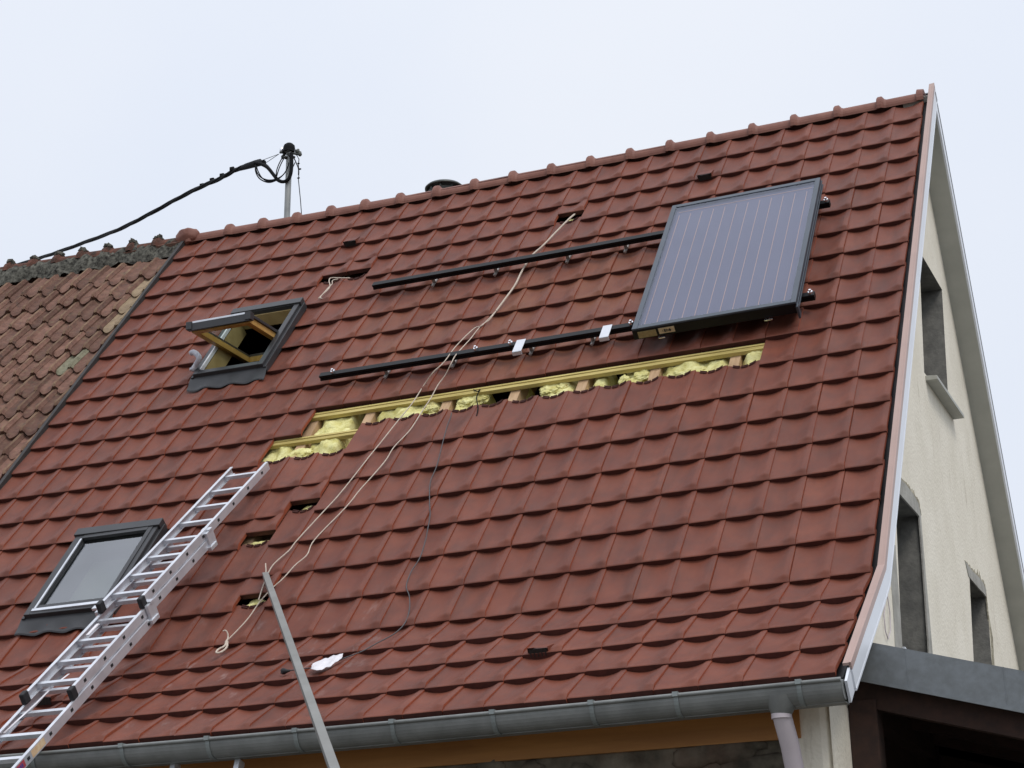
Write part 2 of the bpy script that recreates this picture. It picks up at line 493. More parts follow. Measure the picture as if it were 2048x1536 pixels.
def tile(mb, k, j, shift=0.0, lift=0.0, top=1.2, jit=True, ext=False):
    rnd = random.Random(k * 131 + j * 17)
    dk, dj, dn, tl = ((rnd.uniform(-.012, .012), rnd.uniform(-.014, .014), rnd.uniform(-.006, .008), rnd.uniform(-.012, .012)) if jit else (0, 0, 0, 0))
    tint = rnd.random()
    us = [.003, .05, .11, .19, .27, .35, .43, .51, .59, .67, .75, .81, .86, .92, .97, .997]
    vs = [.0, .012, .04, .07, .10, .13, .16, .3, .5, .75, .95]
    if top > 1: vs += [1.08, top]
    else: vs[-1] = top
    cuts = []
    for (k0, k1, j0, j1) in WIN:
        if k < k1 and k + 1 > k0 and j - top < j1 and j > j0:
            cuts.append((k0, k1, j0, j1))
            for kc in (k0, k1):
                if k < kc < k + 1: us.append(k + 1 - kc)
            for jc in (j0, j1):
                if j - top < jc < j: vs.append(j - jc)
    us = sorted(set(us)); vs = sorted(set(vs))
    def h(u, v):
        w = 1 - 2 * max(0.0, math.sin(math.pi * (u + .03) / .90)) ** .75 if u < .87 else 1.0
        F = smooth01(v / .13) if w > 0 else smooth01(v / .55)
        e = (-.016 if v == 0 else 0) - (.006 if u > .985 or u < .01 else 0)
        roll = .058 * math.exp(-((u - .77) / .17) ** 2) * smooth01(v / .125) * (1 - smooth01((v - .14) / .8))
        return A_ * w * F + roll - T_ * v + .014 * (u - .5) * smooth01(v / .15) + e + dn + tl * (u - .5) + lift
    P = lambda u, v, e=0: rp(k + 1 - u + dk, j - v + shift + dj, h(u, v) + e)
    rows = [[P(u, v) for u in us] for v in vs]
    def skip(a, b):
        kk = k + 1 - (us[b] + us[b + 1]) / 2; jj = j - (vs[a] + vs[a + 1]) / 2
        return any(c[0] < kk < c[1] and c[2] < jj < c[3] for c in cuts)
    mb.grid(rows, 0, tint, True, skip if cuts else None)
    # nose face, and the two thin sides
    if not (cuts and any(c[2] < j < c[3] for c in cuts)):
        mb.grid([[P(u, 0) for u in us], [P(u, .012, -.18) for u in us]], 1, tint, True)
    sv = [v for v in vs]
    for u in (us[0], us[-1]):
        kk = k + 1 - u
        ok = [v for v in sv if not any(c[0] < kk < c[1] and c[2] <= j - v <= c[3] for c in cuts)]
        if len(ok) > 1:
            mb.grid([[P(u, v) for v in ok], [P(u, v, -.10) for v in ok]], 2, tint, False)
    if ext:      # profiled head of a tile whose upper neighbour is missing: hollow ribs along the top edge
        tt = top
        mb.grid([[P(u, tt) for u in us], [P(u, tt, -.10) for u in us]], 1, tint, False)
        uu = [.12 + .055 * i for i in range(14)]
        for v0, lo in ((tt - .02, .16), (tt - .07, .05)):
            for q in range(3):
                a0, a1 = .14 + .25 * q, .34 + .25 * q
                seg = [a0 + (a1 - a0) * i / 5 for i in range(6)]
                mb.grid([[P(u, v0 - .03 * math.sin(math.pi * (u - .14) / .7), .004) for u in seg],
                         [P(u, v0 - .03 * math.sin(math.pi * (u - .14) / .7) + .012, .045) for u in seg],
                         [P(u, v0 - .03 * math.sin(math.pi * (u - .14) / .7) + .028, .045) for u in seg],
                         [P(u, v0 - .03 * math.sin(math.pi * (u - .14) / .7) + .036, .004) for u in seg]], 1, tint, False)

missing = {(k, 10) for k in range(4, 19)} | {(k, 11) for k in range(17, 20)}
shifted = {(12, 2): -.50, (20, 3): -.45, (21, 3): -.45, (17, 13): -.42, (18, 14): -.50, (17, 16): -.45}
vented = {(7, 1), (21, 1), (7, 19), (21, 19)}
NCOL = 30
roof = MB()
for j in range(0, 22):
    for k in range(NCOL):
        if (k, j) in missing or (k, j) in shifted:
            continue
        below_hole = (k, j - 1) in missing or (k, j - 1) in shifted
        top = .93 if j == 0 else (1.2 if not below_hole else 1.24)
        tile(roof, k, j, top=top, ext=below_hole)
roof_o = roof.build('roof', [clay, clay_edge_shaded, clay_side], house, fixn=False)
for (k, j), s in shifted.items():
    b = MB(); tile(b, k, j, shift=s, lift=.012, top=1.2)
    b.build('shifted_tile', [clay, clay_edge_shaded, clay_side], roof_o, fixn=False)

# ventilation tiles: small hood with a dark mouth
for (k, j) in sorted(vented):
    b = MB()
    kc = k + .60
    for (ka, kb, nn) in ((kc - .26, kc + .26, .13),):
        top = [rp(ka, j - .02, nn), rp(kb, j - .02, nn), rp(kb, j - .34, -.0), rp(ka, j - .34, -.0)]
        lowr = [rp(ka, j - .02, -.12), rp(kb, j - .02, -.12)]
        b.add(top, [(0, 1, 2, 3)], 0)
        b.add([top[0], top[3], rp(ka, j - .34, -.1), lowr[0]], [(0, 1, 2, 3)], 0)
        b.add([top[1], top[2], rp(kb, j - .34, -.1), lowr[1]], [(0, 1, 2, 3)], 0)
        b.add([rp(ka + .03, j - .01, nn - .03), rp(kb - .03, j - .01, nn - .03), rp(kb - .03, j - .01, -.10), rp(ka + .03, j - .01, -.10)], [(0, 1, 2, 3)], 1)  # near-black sheet painted for the shade inside the mouth
    for q in range(5):
        kq = ka + .07 + q * (kb - ka - .14) / 4
        b.rbox(kq - .012, kq + .012, j - .008, j - .002, -.1, nn - .03, 1)
    b.build('vent_hood', [clay, dark_void], roof_o)

# ridge tiles
ridge = MB()
bumps = [0.12, 1.58, 3.13, 4.72, 6.28, 7.87, 9.44, 11.0, 12.57, 14.15, 15.72, 17.32, 18.9, 20.47, 22.0, 23.5, 25.03, 26.56, 28.08, 29.85]
apex = lambda k: rc(k, -1.35)
def ring(k, r, dz=0.0):
    a = apex(k) + Vector((0, 0, -.40 + dz))
    return [(a + Vector((0, -r * math.cos(t), r * math.sin(t)))) * W for t in [R(-12 + 204 * i / 14) for i in range(15)]]
for i in range(len(bumps) - 1):
    k0, k1 = bumps[i], bumps[i + 1]
    dz = random.uniform(-.012, .012)
    ridge.sweep(None, [ring(k0, .36, dz), ring(k0 + .08, .365, dz), ring(k1 - .26, .375, dz), ring(k1 - .18, .41, dz), ring(k1 - .10, .52, dz), ring(k1 + .03, .52, dz), ring(k1 + .07, .49, dz), ring(k1 + .10, .30, dz)], 0, closed=False, smooth=False)
ridge.sweep(None, [ring(0.0, .3), ring(0.0, .47), ring(.22, .50), ring(.26, .40)], 0, closed=False)
ridge.blob((apex(29.95) + Vector((0, -.25, -.18))) * W, [Vector((.50, 0, 0)) * W, Vector((0, .34, 0)) * W, Vector((0, 0, .40)) * W], 0, .25, 1.5, 3, 4)
ridge.build('ridge_capping', ridge_m, roof_o, fixn=True)

# rear slope
AY, AZ = apex(0).y, apex(0).z
PB = R(55)
def back(x, t, n=0.0):
    return Vector((x, AY + t * math.cos(PB) + n * math.sin(PB), AZ - .1 - t * math.sin(PB) + n * math.cos(PB)))
TB = 27.0
b = MB()
def bk(x, t, n=0.0):
    if t <= TB: return back(x, t, n)
    e = back(x, TB, n)
    return e + Vector((0, (t - TB) * math.cos(R(34)), -(t - TB) * math.sin(R(34))))
for t0, t1 in ((0, TB), (TB, TB + 8)):
    b.hexa([bk(x, t, n) * W for n in (-.28, 0) for x, t in ((-30, t0), (0.05, t0), (0.05, t1), (-30, t1))], 0)
b.build('rear_roof_slope', clay_edge_shaded, house)

# verge: pinkish cap sheet over a white board, following the kink, then down the rear slope
XO = .37
def front_prof(x0, x1, n0, n1, js):
    return [[rc(0, j, n0) * W + Vector((x0 * W, 0, 0)), rc(0, j, n1) * W + Vector((x0 * W, 0, 0)), rc(0, j, n1) * W + Vector((x1 * W, 0, 0)), rc(0, j, n0) * W + Vector((x1 * W, 0, 0))] for j in js]
jsv = [-1.52, 2, 6, 10, 14, 16.6, 17.0, 17.45, 19, 21.0]
b = MB(); b.sweep(None, front_prof(.19, XO - .02, .10, .16, jsv), 0)
b.sweep(None, front_prof(XO - .05, XO, .0, .17, jsv), 0)
cap_o = b.build('verge_cap', cap_m, house)
b = MB(); b.sweep(None, front_prof(XO - .06, XO - .004, -.44, .05, jsv[:-1] + [21.0]), 0)
b.sweep(None, front_prof(XO - .08, XO + .004, -.48, -.42, jsv[:-1] + [21.0]), 0)
# end return of the board at the gutter
e0 = rc(0, 21.0, .05); e1 = rc(0, 21.0, -.48)
b.hexa([Vector(p) * W for p in ((XO - .06, e0.y, e0.z), (XO - .004, e0.y, e0.z), (XO - .004, e1.y, e1.z), (XO - .06, e1.y, e1.z),
                               (XO - .06, e0.y - .40, e0.z - .34), (XO - .004, e0.y - .40, e0.z - .34), (XO - .004, e1.y - .40, e1.z - .30), (XO - .06, e1.y - .40, e1.z - .30))], 0)
b.build('verge_board', white_m, house)
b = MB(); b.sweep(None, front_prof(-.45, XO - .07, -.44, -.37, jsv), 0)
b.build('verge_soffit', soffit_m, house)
# black strip standing in for the shade in the gap between tiles and cap
b = MB(); b.sweep(None, front_prof(-.15, .14, -.30, -.16, jsv), 0)
b.build('verge_gap_shade', black_metal, house)
# rear verge
b = MB()
ts = [0, 9, 18, TB, TB + 8]
def rear_prof(x0, x1, n0, n1):
    return [[bk(x0, t, n0) * W, bk(x0, t, n1) * W, bk(x1, t, n1) * W, bk(x1, t, n0) * W] for t in ts]
b.sweep(None, rear_prof(.0, XO, .02, .20), 0)
b.build('rear_verge_cap', black_metal, house)
b = MB(); b.sweep(None, rear_prof(XO - .07, XO - .005, -.40, .02), 0)
b.build('rear_verge_board', white_m, house)
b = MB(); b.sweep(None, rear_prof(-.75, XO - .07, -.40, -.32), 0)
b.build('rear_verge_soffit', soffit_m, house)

# ------------------------------------------------------------------ gable wall with its openings
XG = -.40
gp = lambda x, y, X=XG: on_x(x, y, X) * W
W1 = [gp(1838, 500), gp(1884, 579), gp(1897.5, 812), gp(1848.5, 745)]
W2 = [gp(1790, 976), gp(1839.5, 1032), gp(1861, 1330), gp(1805, 1330)]
W3 = [gp(1939, 1153), gp(1974, 1194), gp(1987, 1372), gp(1950, 1372)]
yb = bk(0, TB).y
zf = rc(0, 19.6, -.7)
b = MB()
tB = TB + 7
out = [Vector((XG, -3.85, ZG)), Vector((XG, -3.85, -3.3)), rc(0, 17, -.62), rc(0, -1.0, -.62), Vector((XG, AY, AZ - .9)), bk(0, .8, -.36), bk(0, TB, -.36), bk(0, tB, -.36), Vector((XG, bk(0, tB).y, ZG))]
out = [Vector((XG, p.y, p.z)) * W for p in out]
b.poly(out, [W1, W2, W3])
gable = b.build('gable_wall', render_m, house)

def opening(q, depth, name, skip_bottom=False):
    """reveal behind an opening in the gable wall, closed by a dark back"""
    b = MB()
    inn = [p + Vector((-depth * W, 0, 0)) for p in q]
    for i in range(4):
        b.add([q[i], q[(i + 1) % 4], inn[(i + 1) % 4], inn[i]], [(0, 1, 2, 3)], 0)
    b.add(inn, [(0, 1, 2, 3)], 1)  # near-black back stands in for the unlit room
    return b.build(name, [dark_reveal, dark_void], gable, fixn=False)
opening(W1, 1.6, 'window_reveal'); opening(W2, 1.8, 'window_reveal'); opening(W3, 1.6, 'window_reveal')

def band(pts_out, pts_in, name, m, proud=.02):
    b = MB()
    n = len(pts_out)
    a = [on_x(x, y, XG + proud) * W for x, y in pts_out]; c = [on_x(x, y, XG + proud) * W for x, y in pts_in]
    d = Vector((-(proud + .03) * W, 0, 0))
    for i in range(n - 1):
        b.hexa([a[i] + d, a[i + 1] + d, c[i + 1] + d, c[i] + d, a[i], a[i + 1], c[i + 1], c[i]], 0)
    return b.build(name, m, gable)
band([(1789, 948), (1812, 968), (1828, 990), (1838, 1008), (1841.5, 1028)], [(1790, 976), (1806, 995), (1822, 1013), (1834, 1026), (1839, 1033)], 'lintel', concrete)
band([(1841.8, 1028), (1848, 1105), (1855.5, 1190), (1862, 1262), (1868, 1335)], [(1839.2, 1033), (1845, 1105), (1851, 1190), (1856, 1262), (1861, 1335)], 'door_margin', concrete, .015)
band([(1779, 1090), (1782, 1150), (1787, 1220), (1793, 1330)], [(1791, 1090), (1795, 1150), (1801, 1225), (1807, 1330)], 'door_margin', concrete, .015)
band([(1931, 1122), (1945, 1142), (1958, 1154), (1967, 1166), (1972.5, 1180)], [(1938, 1153), (1949, 1166), (1960, 1179), (1968, 1187), (1973, 1194)], 'lintel', concrete)
band([(1973, 1185), (1978, 1230), (1986, 1275), (1992, 1375)], [(1974, 1194), (1977.5, 1235), (1982, 1280), (1987, 1375)], 'door_margin', stain, .012)
# ragged plaster edges above the two lower openings
def ragged(line, name, h0, seed):
    rnd = random.Random(seed)
    n = 40
    up_, lo_ = [], []
    for i in range(n + 1):
        f = i / n * (len(line) - 1); a = min(int(f), len(line) - 2); fr = f - a
        x = line[a][0] * (1 - fr) + line[a + 1][0] * fr; y = line[a][1] * (1 - fr) + line[a + 1][1] * fr
        t = math.sin(math.pi * i / n)
        up_.append((x, y - .6 - t * h0 * rnd.random() ** 2)); lo_.append((x, y + .8 + t * 2.5 * rnd.random()))
    return band(up_, lo_, name, stain, .012)
ragged([(1790, 947), (1812, 967), (1828, 989), (1839, 1008), (1843, 1030)], 'broken_plaster_edge', 9, 3)
ragged([(1930, 1121), (1945, 1141), (1958, 1153), (1968, 1166), (1973, 1182)], 'broken_plaster_edge', 15, 9)
# sill under the upper window
b = MB()
sl_pts = [on_x(1851, 752, XG) * W, on_x(1903, 826, XG) * W]
a0, a1 = sl_pts
o_ = Vector((.38 * W, 0, 0)); hgt = Vector((0, 0, -.17 * W)); ext = Vector((0, .25 * W, 0))
a0 = a0 - ext * .2
b.hexa([a0 + hgt, a1 + ext + hgt, a1 + ext + hgt + o_, a0 + hgt + o_, a0, a1 + ext, a1 + ext + o_ + Vector((0, 0, -.04 * W)), a0 + o_ + Vector((0, 0, -.04 * W))], 0)
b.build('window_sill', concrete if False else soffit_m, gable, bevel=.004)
# block on the threshold of the big opening
b = MB()
c = gp(1812, 1300); b.hexa([c + Vector(p) * W for p in ((-.2, -.4, -.6), (.05, -.4, -.6), (.05, .9, -.6), (-.2, .9, -.6), (-.2, -.4, .02), (.05, -.4, .02), (.05, .9, -.1), (-.2, .9, -.1))], 0)
b.build('threshold_block', white_m, gable)
# loose white wire hanging on the wall by the verge
b = MB()
wl = [(1782, 1130), (1772, 1190), (1768, 1230), (1771, 1262), (1776, 1278), (1781, 1262), (1780, 1225), (1773, 1180), (1766, 1150)]
b.tube([on_x(x, y, XG + .05) * W for x, y in wl], .016 * W, 6)
tag(b.build('wire', pvc), 'pale thin wire looped on the cream gable wall beside the white verge board', 'wire')

# front wall, corner pier, eaves boards
YW = -3.8
b = MB()
b.box((-31, YW, ZG), (-1.15, YW + 1.6, -3.2))
b.build('stone_wall', stone, house)
b = MB()
rnd = random.Random(5)
for i in range(120):            # rubble stones standing proud of the wall under the eaves
    x = rnd.uniform(-22, -2.1); z = rnd.uniform(-7.5, -4.4)
    sx, sz = rnd.uniform(.3, .9), rnd.uniform(.18, .4)
    b.blob(Vector((x, YW, z)) * W, [Vector((sx * W, 0, 0)), Vector((0, .12 * W, 0)), Vector((0, 0, sz * W))], 0, .35, 1.6, 2, i)
b.build('rubble_facing', stone, house)
b = MB()
pc = []
for z in (ZG, -3.5):
    arc = [Vector((-1.12, YW - .06, z)), Vector((-.62, YW - .06, z)), Vector((-.50, YW - .02, z)), Vector((-.42, YW + .08, z)), Vector((XG + .01, YW + .3, z)), Vector((XG + .01, YW + 2.2, z)), Vector((-1.12, YW + 2.2, z))]
    pc.append([p * W for p in arc])
b.sweep(None, pc, 0, closed=True)
b.build('corner_pier', render_m, house)
b = MB()
b.hexa([Vector(p) * W for p in ((-31, YW - .12, -4.35), (-1.05, YW - .12, -4.35), (-1.05, YW + .1, -4.35), (-31, YW + .1, -4.35), (-31, YW - .12, -3.3), (-1.05, YW - .12, -3.3), (-1.05, YW + .1, -3.3), (-31, YW + .1, -3.3))])
b.build('eaves_board', orange_wood, house)
b = MB()
b.hexa([rp(k, j, n) for n in (-.62, -.5) for k, j in ((-.0, 19.6), (30, 19.6), (30, 21.0), (-.0, 21.0))])
b.build('eaves_soffit', orange_wood, house)
# party wall and attic floor keep the roof space dark
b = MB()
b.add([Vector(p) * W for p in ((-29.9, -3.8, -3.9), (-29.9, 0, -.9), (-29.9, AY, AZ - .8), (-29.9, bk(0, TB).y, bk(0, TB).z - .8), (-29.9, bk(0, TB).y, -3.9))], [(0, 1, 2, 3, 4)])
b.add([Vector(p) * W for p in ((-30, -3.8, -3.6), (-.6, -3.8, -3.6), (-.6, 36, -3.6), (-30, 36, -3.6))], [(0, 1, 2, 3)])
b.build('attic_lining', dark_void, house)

# ------------------------------------------------------------------ opened roof: battens, rafters, mineral wool
for kq in (19.03, 17.0, 14.32, 12.0, 9.76, 7.43, 4.93, 21.4, 2.5):
    b = MB(); b.rbox(kq - .16, kq + .16, -1.0, 16.9, -1.1, -.30)
    b.build('rafter', rafter_m, roof_o)
for (ka, kb, ja, jb) in ((4.0, 19.4, 9.06, 9.22), (16.9, 20.3, 9.98, 10.13)):
    b = MB(); b.rbox(ka, kb, ja, jb, -.30, -.17); b.rbox(ka, kb, ja, ja + .055, -.168, -.14)
    b.build('batten', batten_m, roof_o)
# paler thin strip riding on the long batten
raf = [21.4, 19.03, 17.0, 14.32, 12.0, 9.76, 7.43, 4.93, 2.5]
voids = [(12.25, 13.1), (10.95, 11.75), (8.55, 8.95), (17.2, 17.55)]
for i in range(len(raf) - 1):
    ka, kb = raf[i + 1] + .17, raf[i] - .17
    j0, j1 = 8.7, (11.3 if kb > 16 else 10.5)
    b = MB()
    nu, nv = max(8, int((kb - ka) * 22)), int((j1 - j0) * 26)
    rows = []
    for a in range(nv + 1):
        row = []
        for c in range(nu + 1):
            k = ka + (kb - ka) * c / nu; j = j0 + (j1 - j0) * a / nv
            q = Vector((k * 1.5, j * 1.9, 0))
            n = -.33 + .20 * noise.noise(q) + .10 * noise.noise(q * 2.3) + .04 * noise.noise(q * 6) + .03 * noise.noise(q * 14)
            n -= .25 * (1 - smooth01(min(c, nu - c) / (nu * .12)))
            for v0, v1 in voids:
                d = min(k - v0, v1 - k)
                if d > -.12: n -= 1.0 * smooth01((d + .12) / .22)
            row.append(rp(k, j, max(-1.5, min(n, -.20))))
        rows.append(row)
    b.grid(rows, 0, .5, True)
    b.build('insulation_batt', wool, roof_o, fixn=False)
# loose wads of wool pushed out between the rafters
for (x, y, sx, sy, sd) in ((935, 800, .30, .16, 1), (962, 795, .22, .14, 2), (1098, 775, .24, .22, 3), (1122, 770, .16, .12, 4), (1248, 758, .14, .14, 5), (1283, 748, .22, .18, 6), (860, 815, .2, .12, 7), (1380, 742, .34, .15, 8), (665, 868, .4, .25, 9), (600, 905, .3, .18, 10)):
    k, j = kj(x, y, -.3)
    e0 = (rp(k - .1, j) - rp(k + .1, j)) / (.2 * W); e1 = (rp(k, j - .1) - rp(k, j + .1)).normalized(); e2 = e0.cross(e1).normalized()
    b = MB(); b.blob(rp(k, j, -.36), [e0 * sx * W * 1.3, e1 * sy * W * 1.6, e2 * .12 * W], 0, .36, 1.7, 5, sd, .035)
    b.build('insulation_wad', wool, roof_o)
# wool seen in the small openings
for (k, j, sk, sj) in ((12.45, 1.66, .28, .2), (17.5, 12.74, .40, .22), (18.5, 13.72, .46, .22), (17.6, 15.70, .46, .26)):
    b = MB()
    b.blob(rp(k, j, -.42), [Vector((sk * W, 0, 0)), (rp(k, j - 1) - rp(k, j)) * sj, (rp(k, j, 1) - rp(k, j)) * .2], 0, .28, 1.7, 5, k, .035)
    b.build('insulation_wad', wool, roof_o)

# ------------------------------------------------------------------ roof windows
def win_flash(b, k0, k1, j0, j1):
    """lead apron under the window, dressed over the tile waves"""
    us = [k0 - .10 + (k1 - k0 + .2) * i / 40 for i in range(41)]
    def hh(k, v): return .055 + A_ * math.cos(2 * math.pi * ((1 - (k % 1)) - .93)) * .9 * v - T_ * .2
    rows = [[rp(k, j1 - .05, .16) for k in us], [rp(k, j1 + .10, .10) for k in us], [rp(k, j1 + .20, .01 + hh(k, .7)) for k in us], [rp(k, j1 + .33 + .012 * math.sin(k * 6.28), -.02 + hh(k, 1)) for k in us]]
    b.grid(rows, 0, .5, True)
    b.grid([rows[-1], [p - Vector((0, 0, .012)) for p in rows[-1]]], 0, .5, True)

def frame_bars(b, k0, k1, j0, j1, n0, n1, wk, wj, m=0):
    b.rbox(k0, k0 + wk, j0, j1, n0, n1, m); b.rbox(k1 - wk, k1, j0, j1, n0, n1, m)
    b.rbox(k0 + wk, k1 - wk, j0, j0 + wj, n0, n1, m); b.rbox(k0 + wk, k1 - wk, j1 - wj, j1, n0, n1, m)

def roof_window(k0, k1, j0, j1, is_open):
    b = MB()
    frame_bars(b, k0 + .04, k1 - .04, j0 + .03, j1 - .03, -.05, .30, .20, .15)
    # outer gutters each side and the hood at the top
    b.rbox(k0 - .06, k0 + .05, j0, j1, -.05, .20); b.rbox(k1 - .05, k1 + .06, j0, j1, -.05, .20)
    b.rbox(k0 - .02, k1 + .02, j0 - .06, j0 + .17, .0, .36)
    fr = b.build('roof_window', frame_grey, house, bevel=.004)
    b = MB(); win_flash(b, k0, k1, j0=j0, j1=j1)
    b.build('apron_flashing', frame_grey, fr)
    # pine lining boards inside
    b = MB()
    d = -.55
    for ka in (k0 + .26, k1 - .26):
        b.rbox(ka - .03, ka + .03, j0 + .2, j1 - .2, d, .14)
    b.rbox(k0 + .3, k1 - .3, j0 + .18, j0 + .22, -.35, .14); b.rbox(k0 + .3, k1 - .3, j1 - .22, j1 - .18, -.35, .14)
    b.build('lining', lining if is_open else dark_void, fr)
    # the sash in its own frame: closed it lies in the frame, open it turns about its middle
    kc, jc = (k0 + k1) / 2, (j0 + j1) / 2
    hw = (k1 - k0) / 2 - .26; hh = ((j1 - j0) / 2 - .17) * RR
    O = rp(kc, jc, .22)
    ex = Vector((1, 0, 0)); es = (rp(kc, jc + .2) - rp(kc, jc - .2)).normalized(); en = ex.cross(-es).normalized()
    if en.z < 0: en = -en
    th = R(50) if is_open else 0
    s2 = es * math.cos(th) + en * math.sin(th); n2 = en * math.cos(th) - es * math.sin(th)
    P = lambda x, s, n: O + (ex * x + s2 * s + n2 * n) * W
    def bx(b, x0, x1, s0, s1, n0, n1, m=0):
        b.hexa([P(x, s, n) for n in (n0, n1) for x, s in ((x0, s0), (x1, s0), (x1, s1), (x0, s1))], m)
    b = MB()
    wv = .22 if is_open else .12
    for x0, x1, s0, s1 in ((-hw, -hw + wv, -hh, hh), (hw - wv, hw, -hh, hh), (-hw + wv, hw - wv, -hh, -hh + wv), (-hw + wv, hw - wv, hh - wv, hh)):
        bx(b, x0, x1, s0, s1, -.22, -.01, 0)
    sash = b.build('sash', pine if is_open else frame_grey, fr, bevel=.003)
    b = MB()
    wc = .24 if is_open else .15
    bx(b, -hw - .06, -hw + wc - .06, -hh, hh, -.005, .10); bx(b, hw - wc + .06, hw + .06, -hh, hh, -.005, .10)
    bx(b, -hw + wc - .06, hw - wc + .06, -hh - .02, -hh + .16, -.005, .11)
    bx(b, -hw + wc - .06, hw - wc + .06, hh - .2, hh + .06, -.005, .09)
    if is_open:
        bx(b, -hw - .06, hw + .06, hh + .06, hh + .16, -.20, .06)
        bx(b, -hw - .12, -hw + .10, hh - .05, hh + .20, -.16, .12); bx(b, hw - .10, hw + .12, hh - .05, hh + .20, -.16, .12)
    b.build('sash_cladding', frame_grey, fr, bevel=.003)
    b = MB()
    if is_open:
        bx(b, -hw + .12, hw - .12, hh + .02, hh + .165, .06, .125)
    else:
        bx(b, -hw + .0, hw - .0, hh - .02, hh + .09, -.02, .12)
        bx(b, -hw + .05, -hw + .11, -hh + .2, hh - .02, .095, .125)
    b.build('sash_bottom_rail', alu, fr)
    b = MB()
    bx(b, -hw + wv - .04, hw - wv + .04, -hh + wv - .04, hh - wv + .04, -.03 if not is_open else -.075, -.012 if not is_open else -.055)
    b.build('pane', glass_open if is_open else glass_win, fr)
    if not is_open:
        b = MB()
        b.rbox(k0 + .35, k1 - .35, j0 + .3, j1 - .3, -.62, -.60)  # sheet added behind the pane to lend it the grey-green sky reflection tone
        b.build('pane_backing', mat('sky_tone_backing', (0.15, 0.16, 0.155), .9, color2=(0.25, 0.235, 0.16), scale=1.6), fr)
    else:
        # white side gasket and the hinge arms
        b = MB()
        b.rbox(k1 - .30, k1 - .24, j0 + .25, j1 - .2, .20, .335)
        b.build('gasket', white_pl, fr)
    return fr
rw1 = roof_window(*WIN[0], True)
rw1['label'] = 'centre pivot roof window swung open with pine frame'
rw2 = roof_window(*WIN[1], False)
rw2['label'] = 'closed grey roof window beside the ladder'

# ------------------------------------------------------------------ verge flashing between the two roofs, gutter, downpipe
b = MB()
sec = []
for j in (-1.30, 3, 8, 13, 17, 21):
    sec.append([rp(30.12, j, -.1), rp(30.12, j, .10), rp(29.98, j, .10), rp(29.98, j, -.1)])
b.sweep(None, sec, 0)
b.build('verge_flashing', mat('dark_lead_strip', (.030, .026, .024), .7, var=.3, scale=14), house)

rim = on_y(1680, 1359, -5.62)
GY, GR = -5.28, .335
GZ = rim.z - .02
b = MB()
prof = [(-GR, .03)] + [(GR * math.cos(R(a)), GR * math.sin(R(a)) * 1.15) for a in range(180, 361, 12)] + [(GR, .12)]
th = .02
inner = [(x * .94, z * .94 + .012) for x, z in reversed(prof)]
pp = prof + inner
GX0, GX1 = -36.0, XO - .09
sag_at = lambda x: -SAG * max(0, 1 - ((-x - 15) / 15) ** 2) * .9
xs = [GX0, -30, -25, -20, -15, -10, -5, -2, GX1]
b.sweep(None, [[Vector((x, GY + a, GZ + c + sag_at(x))) * W for a, c in pp] for x in xs], 0, smooth=False)
for q in range(len(xs) - 1):
    b.tube([Vector((xs[q], GY - GR - .02, GZ + .03 + sag_at(xs[q]))) * W, Vector((xs[q + 1], GY - GR - .02, GZ + .03 + sag_at(xs[q + 1]))) * W], .045 * W, 10)
# end plate
b.poly([Vector((GX1, GY + a, GZ + c)) * W for a, c in prof])
# the pale fillet strip behind and below
b.sweep(None, [[Vector((x, GY + a, GZ + c + sag_at(x))) * W for a, c in ((-.02, -.40), (.33, -.40), (.33, -.33), (-.02, -.37))] for x in xs], 0)
gut = b.build('gutter', zinc, house)
for pxx in (247, 417, 592, 785, 986, 1184, 1354, 1602, 70):
    x = on_y(pxx, 1430, GY - GR).x
    b = MB()
    for o1, o2 in ((-.05, .05),):
        sec = []
        for a in range(168, 300, 12):
            y_, z_ = (GR + .025) * math.cos(R(a)), (GR + .025) * math.sin(R(a)) * 1.15
            sec.append([Vector((x + o1, GY + y_, GZ + z_ + sag_at(x))) * W, Vector((x + o2, GY + y_, GZ + z_ + sag_at(x))) * W,
                        Vector((x + o2, GY + y_ * .94, GZ + z_ * .94 + sag_at(x))) * W, Vector((x + o1, GY + y_ * .94, GZ + z_ * .94 + sag_at(x))) * W])
        b.sweep(None, sec, 0)
        b.box((x - .06, GY - GR - .09, GZ + .0 + sag_at(x)), (x + .06, GY - GR + .05, GZ + .10 + sag_at(x)))
    b.build('gutter_bracket', mat('pale_zinc_strap', (.24, .265, .26), .5, .4, var=.1), gut)
# outlet funnel and PVC downpipe
c0 = on_y(1562, 1385, GY); c1 = on_y(1563, 1428, GY)
b = MB()
b.tube([Vector((c0.x, GY, GZ - .18)) * W, Vector((c0.x, GY, GZ - .36)) * W, Vector((c1.x, GY, GZ - .52)) * W, Vector((c1.x, GY, c1.z - .02)) * W], [.36 * W, .30 * W, .225 * W, .205 * W], 20)
b.build('gutter_outlet', zinc, gut)
b = MB()
p0 = Vector((c1.x, GY, c1.z)); p1 = on_y(1580, 1490, GY + .30); p2 = on_y(1589, 1536, GY + .52); p3 = Vector((p2.x + .02, YW - .35, -8)); p4 = Vector((p3.x, YW - .35, ZG))
b.tube([p * W for p in (p0, p0 + (p1 - p0) * .3, p1, p2, p3, p4)], .20 * W, 20)
b.tube([p * W for p in (p0 + Vector((0, 0, .06)), p0 + Vector((0, 0, -.10)))], .215 * W, 20)
b.build('downpipe', pvc, house)

